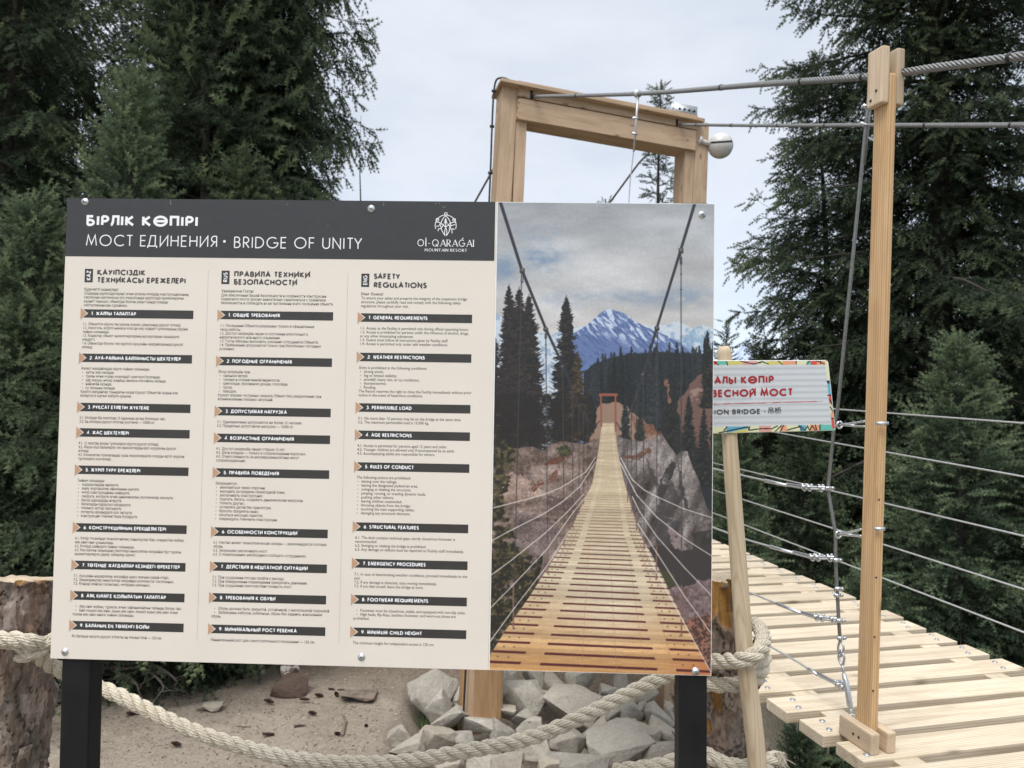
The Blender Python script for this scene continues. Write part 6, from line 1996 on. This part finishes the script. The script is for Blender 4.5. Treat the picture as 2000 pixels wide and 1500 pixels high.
# ------------------------------------------------------------------ rope fence
mr_ = Mat('natural_rope', .9, 0, .15)
co = mr_.coord((1, 1, 1))
n_ = mr_.noise(co, 70, 5, .7, 1.5)
n2_ = mr_.noise(co, 7, 3, .5)
mr_.color(mr_.mix(.4, mr_.ramp(n_, [(.28, (.40, .335, .24)), (.5, (.68, .61, .49)), (.72, (.82, .77, .66))]), mr_.ramp(n2_, [(.3, (.56, .49, .37)), (.7, (.78, .72, .60))])))
mr_.bump(n_, .9, .006)
M_ROPE = mr_.m
rope = thing('rope', at(740, 1488, 2.2), 'thick cream three strand rope sagging between the two log posts and wound round them', 'rope')
RR = .0235
def laid_rope(geo, path):
    """three strands, each of seven yarns laid the other way"""
    P = resample(path, .0115)
    A, B = frames(P)
    L = np.concatenate([[0], np.cumsum(np.linalg.norm(np.diff(P, axis=0), axis=1))])
    rs = RR * .50
    for q in range(3):
        a = L / .128 * 2 * np.pi + q * 2 * np.pi / 3
        C = P + (RR - rs) * (A * np.cos(a)[:, None] + B * np.sin(a)[:, None])
        geo.tube(C, rs * .80, 7)
        A2, B2 = frames(C)
        for y_ in range(8):
            b_ = -L / .10 * 2 * np.pi + y_ * 2 * np.pi / 8
            jit = 1 + .05 * np.sin(L * 57 + y_ * 3 + q)
            geo.tube(C + (rs * .74 * jit)[:, None] * (A2 * np.cos(b_)[:, None] + B2 * np.sin(b_)[:, None]), rs * .27, 5, False)
def rope_run(nm, pts, m=10):
    P = spline(pts, m)
    g = Geo()
    laid_rope(g, P)
    # stray fibres
    rg = np.random.default_rng(len(pts))
    for q in range(int(len(P) * 1.5)):
        i = rg.integers(1, len(P) - 1)
        d = rg.normal(size=3)
        d /= np.linalg.norm(d)
        t_ = P[i + 1] - P[i - 1]
        t_ /= np.linalg.norm(t_)
        b0 = P[i] + d * RR * .8
        b1 = b0 + (d * .5 + t_ * rg.uniform(-.8, .8)) * rg.uniform(.008, .022)
        g.tube([b0, (b0 + b1) / 2 + rg.normal(size=3) * .002, b1], [.0008, .0006, .0003], 3, False)
    return link(nm, g.mesh(nm, True), M_ROPE, rope)
def a3(lst):
    return [at(*q) for q in lst]
rope_run('rope_span', a3([(-60, 1262, 2.26), (-30, 1256, 2.17), (20, 1253, 2.15), (60, 1268, 2.16), (95, 1296, 2.22), (130, 1315, 2.26), (176, 1334, 2.26), (240, 1362, 2.25), (320, 1402, 2.24), (395, 1434, 2.23), (496, 1465, 2.22), (568, 1481, 2.2), (641, 1489, 2.2), (728, 1491, 2.2), (815, 1484, 2.2), (902, 1468, 2.2), (992, 1452, 2.21), (1060, 1433, 2.21), (1145, 1396, 2.22), (1213, 1362, 2.23), (1281, 1329, 2.24), (1330, 1309, 2.22), (1375, 1293, 2.16), (1420, 1291, 2.1), (1452, 1288, 2.05), (1480, 1274, 2.06), (1491, 1250, 2.14), (1484, 1228, 2.24), (1470, 1216, 2.36)]))
rope_run('rope_wrap', a3([(-90, 1300, 2.3), (-60, 1268, 2.22), (-20, 1250, 2.14), (30, 1248, 2.125), (70, 1256, 2.15), (88, 1262, 2.22)]))
rope_run('rope_wrap', a3([(40, 1282, 2.18), (70, 1272, 2.16), (100, 1252, 2.2), (118, 1240, 2.3)]))
rope_run('rope_wrap', a3([(1330, 1330, 2.24), (1360, 1334, 2.16), (1405, 1338, 2.145), (1446, 1336, 2.15), (1478, 1324, 2.17), (1490, 1300, 2.2), (1492, 1276, 2.24), (1480, 1252, 2.32)]))
rope_run('rope_wrap', a3([(1200, 1506, 2.22), (1290, 1494, 2.22), (1345, 1474, 2.2), (1380, 1474, 2.16), (1412, 1490, 2.15), (1455, 1498, 2.15), (1490, 1492, 2.16), (1514, 1481, 2.18), (1521, 1486, 2.2)]))
g = Geo()
for q in range(90):
    rg = np.random.default_rng(q)
    b0 = at(1517 + rg.uniform(-5, 5), 1478 + rg.uniform(-10, 12), 2.17)
    d = rg.normal(size=3) * .012 + np.array([.012, 0, -.012])
    g.tube([b0, b0 + d * .6, b0 + d + (0, 0, -.006)], [.0012, .001, .0006], 3, False)
link('frayed_end', g.mesh('frayed_end'), M_ROPE, rope)

# ------------------------------------------------------------------ rocks piled round the portal
mk = Mat('granite_rock', .92, 0, .2)
co = mk.coord((1, 1, 1))
n1_ = mk.noise(co, 3.5, 5, .6)
n2_ = mk.noise(co, 32, 6, .75)
n3_ = mk.noise(co, 120, 3, .7)
c_ = mk.ramp(n1_, [(.28, (.30, .275, .235)), (.5, (.475, .45, .405)), (.74, (.62, .58, .51))])
c_ = mk.mix(.5, c_, mk.ramp(n2_, [(.28, (.17, .155, .13)), (.5, (.46, .43, .38)), (.75, (.66, .62, .56))]))
c_ = mk.mix(.22, c_, mk.ramp(n3_, [(.35, (.14, .13, .12)), (.65, (.55, .53, .50))]))
hv = mk.n('ShaderNodeHueSaturation')
rm = mk.n('ShaderNodeMapRange')
mk.l(mk.oi.outputs['Random'], rm.inputs[0])
rm.inputs[3].default_value = .78
rm.inputs[4].default_value = 1.18
mk.l(rm.outputs[0], hv.inputs['Value'])
mk.l(c_, hv.inputs['Color'])
tw = mk.n('ShaderNodeMath', operation='FRACT')
t1_ = mk.n('ShaderNodeMath', operation='MULTIPLY')
t1_.inputs[1].default_value = 13.7
mk.l(mk.oi.outputs['Random'], t1_.inputs[0])
mk.l(t1_.outputs[0], tw.inputs[0])
tm = mk.n('ShaderNodeMath', operation='MULTIPLY')
tm.inputs[1].default_value = .38
mk.l(tw.outputs[0], tm.inputs[0])
mk.color(mk.mix(tm.outputs[0], hv.outputs[0], (.46, .38, .27)))
mk.bump(n2_, .8, .03)
M_ROCK = mk.m
mred = Mat('red_lichen_rock', .9, 0, .2)
co = mred.coord((1, 1, 1))
n1_ = mred.noise(co, 5, 4, .6, .5)
mred.color(mred.ramp(n1_, [(.0, (.06, .045, .038)), (.46, (.115, .080, .064)), (.54, (.15, .11, .09)), (.57, (.50, .475, .44)), (1, (.58, .55, .51))]))
mred.bump(mred.noise(co, 30, 5, .7), .7, .02)
mbr = plain('brown_stone', (.16, .125, .10), .92, 0, .45, 14)
def rock_mesh(nm, size, seed, npts=12):
    rg = np.random.default_rng(seed)
    bm = bmesh.new()
    for q in range(npts):
        v = rg.normal(size=3)
        v /= np.linalg.norm(v)
        v = np.sign(v) * np.abs(v) ** .55
        v = v * rg.uniform(.82, 1.06)
        bm.verts.new(v)
    r_ = bmesh.ops.convex_hull(bm, input=bm.verts)
    dead = [e for e in r_['geom_interior'] if isinstance(e, bmesh.types.BMVert)]
    if dead: bmesh.ops.delete(bm, geom=dead, context='VERTS')
    bmesh.ops.dissolve_limit(bm, angle_limit=math.radians(14), verts=bm.verts, edges=bm.edges)
    sc = 1 / max(max(abs(c) for c in v.co) for v in bm.verts)
    for v in bm.verts:
        v.co = Vector((v.co.x * sc * size[0], v.co.y * sc * size[1], v.co.z * sc * size[2]))
    bmesh.ops.bevel(bm, geom=bm.edges[:], offset=min(size) * .06, segments=2, affect='EDGES', profile=.55, clamp_overlap=True)
    bmesh.ops.triangulate(bm, faces=bm.faces)
    for _ in range(2):
        le = [e for e in bm.edges if e.calc_length() > min(size) * .16]
        bmesh.ops.subdivide_edges(bm, edges=le, cuts=1)
        bmesh.ops.triangulate(bm, faces=bm.faces)
    bm.normal_update()
    Vp = np.array([v.co for v in bm.verts])
    ms = np.mean(size)
    d = (fbm(Vp / ms * 2.2 + seed, 4, seed) - .5) * .13 * ms + (fbm(Vp / ms * 9 + seed, 3, seed + 1) - .5) * .07 * ms
    for v, k in zip(bm.verts, d):
        v.co += v.normal * k
    me = bpy.data.meshes.new(nm)
    bm.to_mesh(me)
    bm.free()
    me.polygons.foreach_set('use_smooth', np.ones(len(me.polygons), bool))
    return me
ROCKS = [(370, 240, 235, 190, -38, 'large slanting grey slab at the left top of the rock pile'), (515, 190, 95, 125, 10, 'upright grey rock touching the left of the portal leg'), (405, 300, 145, 130, -30, 'tan block just left of the portal leg'), (522, 288, 75, 66, 0, 'small grey stone low against the portal leg'), (440, 385, 285, 115, -22, 'long tan slab lying aslant below the portal leg'), (150, 495, 200, 110, -35, 'flat pale slab at the left foot of the rock pile'), (225, 560, 180, 90, -20, 'flat stone edging the sand, under the rope'), (395, 495, 215, 115, 4, 'two toned pale stone left of the dark gap'), (640, 372, 210, 100, -8, 'pale angular stone directly in front of the portal leg'), (570, 465, 150, 105, 0, 'shadowed wedge stone in the dark gap under the leg'), (768, 405, 160, 140, 8, 'speckled blocky stone right of the portal leg'), (792, 310, 115, 75, 5, 'small rounded stone at the right side of the leg'), (890, 240, 250, 220, 5, 'large rounded boulder under the middle of the photo print'), (818, 115, 120, 130, 0, 'grey boulder behind, right of the portal leg'), (940, 110, 165, 115, 0, 'wide grey boulder at the top of the pile'), (1080, 135, 145, 140, 0, 'dark grey boulder at the top between two gaps'), (882, 338, 118, 96, 12, 'angular stone below the large rounded boulder'), (935, 400, 150, 105, -6, 'tan grey stone touching the rope from behind'), (1160, 285, 310, 220, 3, 'big flat faced grey boulder in the middle of the pile'), (1225, 120, 160, 120, -8, 'boulder with a sloping top under the print'), (1150, 475, 220, 155, 3, 'grey block with a dark spot below the rope'), (960, 530, 215, 160, 12, 'wide stone at the bottom beneath the rope'), (1300, 410, 160, 130, -12, 'pointed grey stone under the rope near the right'), (1380, 335, 130, 125, 18, 'upright stone in the right of the pile'), (1458, 135, 110, 115, 0, 'dark stone behind the rope at upper right'), (1490, 300, 145, 115, 25, 'leaning grey stone near the right portal leg'), (1580, 300, 115, 115, 6, 'tilted stone left of the right portal leg'), (1650, 335, 165, 130, 28, 'stone leaning at the foot of the right portal leg'), (1705, 420, 190, 100, 32, 'long slab sloping down to the black sign post'), (1540, 425, 250, 130, 10, 'wide stone above the bottom boulder'), (1430, 510, 345, 220, -4, 'largest boulder at the bottom of the pile'), (1690, 545, 215, 160, 8, 'pale boulder at the bottom next to the black sign post'), (1200, 605, 350, 120, 0, 'boulder cut by the bottom edge of the picture'), (645, 590, 170, 100, 6, 'stone under the sagging rope, left of centre'), (800, 600, 190, 110, -6, 'rounded stone under the sagging rope, by the bottom edge'), (470, 615, 190, 80, 0, 'low pale stone at the bottom below the slanting slab'), (1370, 195, 120, 90, 0, 'small boulder behind the rope'), (1600, 205, 110, 90, -10, 'small pale stone behind the right end of the rope'), (1745, 310, 100, 120, 0, 'stone squeezed between right leg and black post'), (1040, 610, 140, 90, 8, 'small stone by the bottom edge between two boulders'), (1480, 232, 90, 76, 0, 'small stone in the gap under the rope'), (700, 500, 120, 90, -20, 'stone wedged behind the rope, right of the dark gap'), (1010, 215, 80, 90, 4, 'narrow stone wedged between two large boulders'), (1310, 240, 110, 90, 10, 'stone behind the rope above the pointed stone')]
for k, (cx, cy, w_, h_, ang, lab) in enumerate(ROCKS):
    px, py = 720 + cx / 2.94, 1290 + cy / 2.94
    d = np.interp(cy, [80, 620], [6.05, 4.75])
    hw, hh = w_ / 2 / 2.94 * d / F_PX, h_ / 2 / 2.94 * d / F_PX
    dep = .55 * (hw + hh)
    me = rock_mesh('rock', (hw * 1.22, dep * 1.1, hh * 1.26), 700 + k)
    lift = .07 * float(sstep(560 - cx, 0, 250))
    M = Matrix.Translation(Vector(at(px, py, d + dep * .35)) + Vector((0, 0, lift))) @ Matrix.Rotation(math.radians(-ang if 0 else ang), 4, 'Y') @ Matrix.Rotation(random.Random(k).uniform(-.3, .3), 4, 'X')
    o = link('rock', me, M_ROCK, None, M)
    tag(o, lab, 'rock', 'rocks piled round the portal')
def on_ground(px, py):
    r = ray(px, py)
    t_ = 3.0
    for q in range(60):
        P = CAM + r * t_
        e = P[2] - float(ground_z(P[0], P[1]))
        if r[2] < 0: t_ += e / -r[2] * .7
    return CAM + r * t_
for px, py, d, sz, lab, seed, mt_ in ((573, 1338, 6.35, (.17, .13, .09), 'reddish boulder with white lichen patches under the left spruce', 5, mred.m), (560, 1318, 6.7, (.10, .09, .10), 'reddish stone behind the lichen boulder', 9, mred.m), (700, 1348, 6.5, (.17, .11, .03), 'low brown rock by the cones, under the board', 15, mbr), (415, 1370, 6.2, (.09, .07, .03), 'pale half buried stone at the edge of the spruce shade', 21, M_ROCK), (196, 1369, 5.6, (.028, .025, .022), 'tiny pale stone by the left black post', 31, M_ROCK)):
    o = link('rock', rock_mesh('rock', sz, seed + 40), mt_, None, Matrix.Translation(Vector(on_ground(px, py + 14)) + Vector((0, 0, sz[2] * .45))))
    tag(o, lab, 'rock')

# ------------------------------------------------------------------ cones, twigs, litter
mcone = plain('cone_brown', (.045, .024, .018), .8, 0, .35, 60)
def cone_mesh(L_, r_, seed):
    g = Geo()
    rg = np.random.default_rng(seed)
    n = 11
    g.tube([(-L_ / 2, 0, 0), (L_ / 2, 0, 0)], r_ * .6, 7)
    for i in range(n):
        f = (i + .5) / n
        rr_ = r_ * (math.sin(math.pi * min(1, f * .9 + .1)) ** .6)
        for k in range(8):
            a = k * 2 * math.pi / 8 + i * .39
            x = (f - .5) * L_
            d = np.array([0, math.cos(a), math.sin(a)])
            e = np.array([0, -math.sin(a), math.cos(a)])
            b = np.array([x, 0, 0]) + d * rr_ * .45
            tip = np.array([x + L_ * .09, 0, 0]) + d * rr_ * 1.05
            w2 = rr_ * .42
            g.add([b - e * w2 * .5, b + e * w2 * .5, tip + e * w2 * .6, tip - e * w2 * .6, tip + d * .001 + (L_ * .02, 0, 0)], [(0, 1, 2, 3)], [(3, 2, 4)])
    return g.mesh('spruce_cone')
CONES = [(525, 1373, 10, .085, 'dark cone lying furthest left beside the shade edge'), (594, 1369, -15, .08, 'dark cone just below the lichen boulder'), (623, 1361, 5, .075, 'dark cone right of the lichen boulder'), (657, 1359, 60, .06, 'cone in the cluster, nearest the viewer'), (610, 1396, 10, .065, 'small brown cone alone in the middle of the sand'), (586, 1423, -22, .09, 'long cone lying aslant above the rope'), (524, 1438, -18, .085, 'dark cone closest to the rope'), (715, 1423, 80, .05, 'rounded cone right of the grey twig'), (692, 1358, 70, .06, 'cone in front of the low brown rock'), (648, 1351, 20, .07, 'cone at the back of the cluster'), (667, 1352, -10, .075, 'cone at the right of the cluster'), (660, 1438, 30, .06, 'brown cone touching the lower end of the twig'), (344, 1457, 12, .075, 'brown cone under the rope near the left'), (258, 1397, -8, .09, 'reddish brown cone behind the rope at the left'), (560, 1498, 0, .06, 'cone at the bottom edge beneath the rope')]
for k, (px, py, a, L_, lab) in enumerate(CONES):
    P = on_ground(px, py)
    M = Matrix.Translation(Vector(P) + Vector((0, 0, .014))) @ Matrix.Rotation(math.radians(-a), 4, 'Z') @ Matrix.Rotation(math.radians(8), 4, 'Y')
    tag(link('spruce_cone', cone_mesh(L_ * .88, .0145, k), mcone, None, M), lab, 'cone', 'fallen spruce cones')
mtw = plain('dead_twig', (.16, .125, .10), .9, 0, .3, 40)
def twig(pts, r_, lab, mat=None, grp=None):
    P = [on_ground(x, y) + (0, 0, h) for x, y, h in pts]
    g = Geo()
    P = spline(P, 6)
    g.tube(P, np.linspace(r_, r_ * .45, len(P)), 7)
    tag(link('twig', g.mesh('twig', True), mat or mtw), lab, 'twig', grp)
twig([(668, 1440, .01), (673, 1425, .03), (676, 1415, .02), (671, 1401, .015)], .012, 'knobbly grey brown twig upright in the middle of the sand')
twig([(384, 1388, .01), (420, 1386, .02), (440, 1378, .03), (452, 1362, .06)], .008, 'thin bent stick at the edge of the spruce shade')
twig([(460, 1420, .004), (490, 1421, .006)], .006, 'short twig flat on the sand left of the cones')
twig([(580, 1450, .004), (604, 1453, .005)], .005, 'short twig flat on the sand near the rope')
twig([(530, 1387, .008), (538, 1396, .006)], .005, 'tiny twig below the leftmost dark cone')
# litter of needles and crumbs
rg = np.random.default_rng(77)
g = Geo()
N_ = 9000
xs = rg.uniform(-4.2, 1.6, N_)
ys = rg.uniform(4.2, 7.6, N_)
L_ = rg.uniform(.003, .010, N_) * np.where(rg.random(N_) < .03, 3, 1)
an = rg.uniform(0, np.pi, N_)
wd_ = rg.uniform(.001, .003, N_)
zz = ground_z(xs, ys)
PPq = np.stack([xs, ys, 0 * xs], -1)
zz = zz + (fbm(PPq * 9, 3, 11) - .5) * .035 + (fbm(PPq * 3, 2, 12) - .5) * .06
dx, dy = np.cos(an) * L_, np.sin(an) * L_
ex_, ey_ = -np.sin(an) * wd_, np.cos(an) * wd_
c0 = np.stack([xs - dx - ex_, ys - dy - ey_, zz + .004], -1)
c1 = np.stack([xs + dx - ex_, ys + dy - ey_, zz + .004], -1)
c2_ = np.stack([xs + dx * .8, ys + dy * .8, zz + .004 + wd_ * 2], -1)
c3 = np.stack([xs - dx + ex_, ys - dy + ey_, zz + .006], -1)
c4 = np.stack([xs + dx + ex_, ys + dy + ey_, zz + .004], -1)
VV = np.stack([c0, c1, c2_, c3, c4], 1).reshape(-1, 3)
b = np.arange(N_)[:, None] * 5
g.add(VV, None, np.concatenate([b + np.array([[0, 1, 2]]), b + np.array([[0, 2, 3]]), b + np.array([[2, 4, 3]]), b + np.array([[1, 4, 2]])]))
mlit = Mat('needle_litter', .95, 0, .1)
gi = mlit.n('ShaderNodeNewGeometry')
mlit.color(mlit.ramp(gi.outputs['Random Per Island'], [(0, (.07, .05, .035)), (.4, (.17, .13, .095)), (.75, (.30, .245, .19)), (1, (.52, .46, .38))]))
tag(link('needle_litter', g.mesh('needle_litter'), mlit.m), 'brown needles and crumbs strewn on the sand', 'litter', kind='stuff')
# green tuft by the left edge of the pile
mtuft = Mat('tuft_green', .7, 0, .2)
gi = mtuft.n('ShaderNodeNewGeometry')
mtuft.color(mtuft.ramp(gi.outputs['Random Per Island'], [(0, (.07, .12, .05)), (.6, (.15, .22, .10)), (1, (.24, .31, .16))]))
for (px, py, d, hgt, wdt, nb, lab) in ((846, 1366, 5.75, .24, .17, 620, 'soft green plant tuft beside the left portal leg'), (886, 1352, 5.95, .2, .1, 220, 'green tuft squeezed behind the leg and the rocks'), (722, 1500, 4.8, .14, .1, 40, 'sparse dry grass sprig below the rope')):
    b0 = at(px, py, d)
    b0[2] = float(ground_z(b0[0], b0[1])) if d > 4.9 else b0[2] - .02
    g = Geo()
    for q in range(nb):
        a = rg.uniform(0, 2 * np.pi)
        r_ = wdt * rg.random() ** .6
        o_ = b0 + np.array([math.cos(a) * r_, math.sin(a) * r_, 0])
        hh = hgt * rg.uniform(.4, 1)
        ln = np.array([math.cos(a) * .35 * hh + rg.normal() * .02, math.sin(a) * .35 * hh + rg.normal() * .02, hh])
        sd = np.array([-math.sin(a), math.cos(a), 0]) * rg.uniform(.002, .005)
        m_ = o_ + ln * (.5, .5, .62)
        g.add([o_ - sd, o_ + sd, m_ + sd, m_ - sd, o_ + ln], [(0, 1, 2, 3)], [(3, 2, 4)])
    tag(link('plant_tuft', g.mesh('plant_tuft'), mtuft.m if nb > 60 else mtw), lab, 'plant')
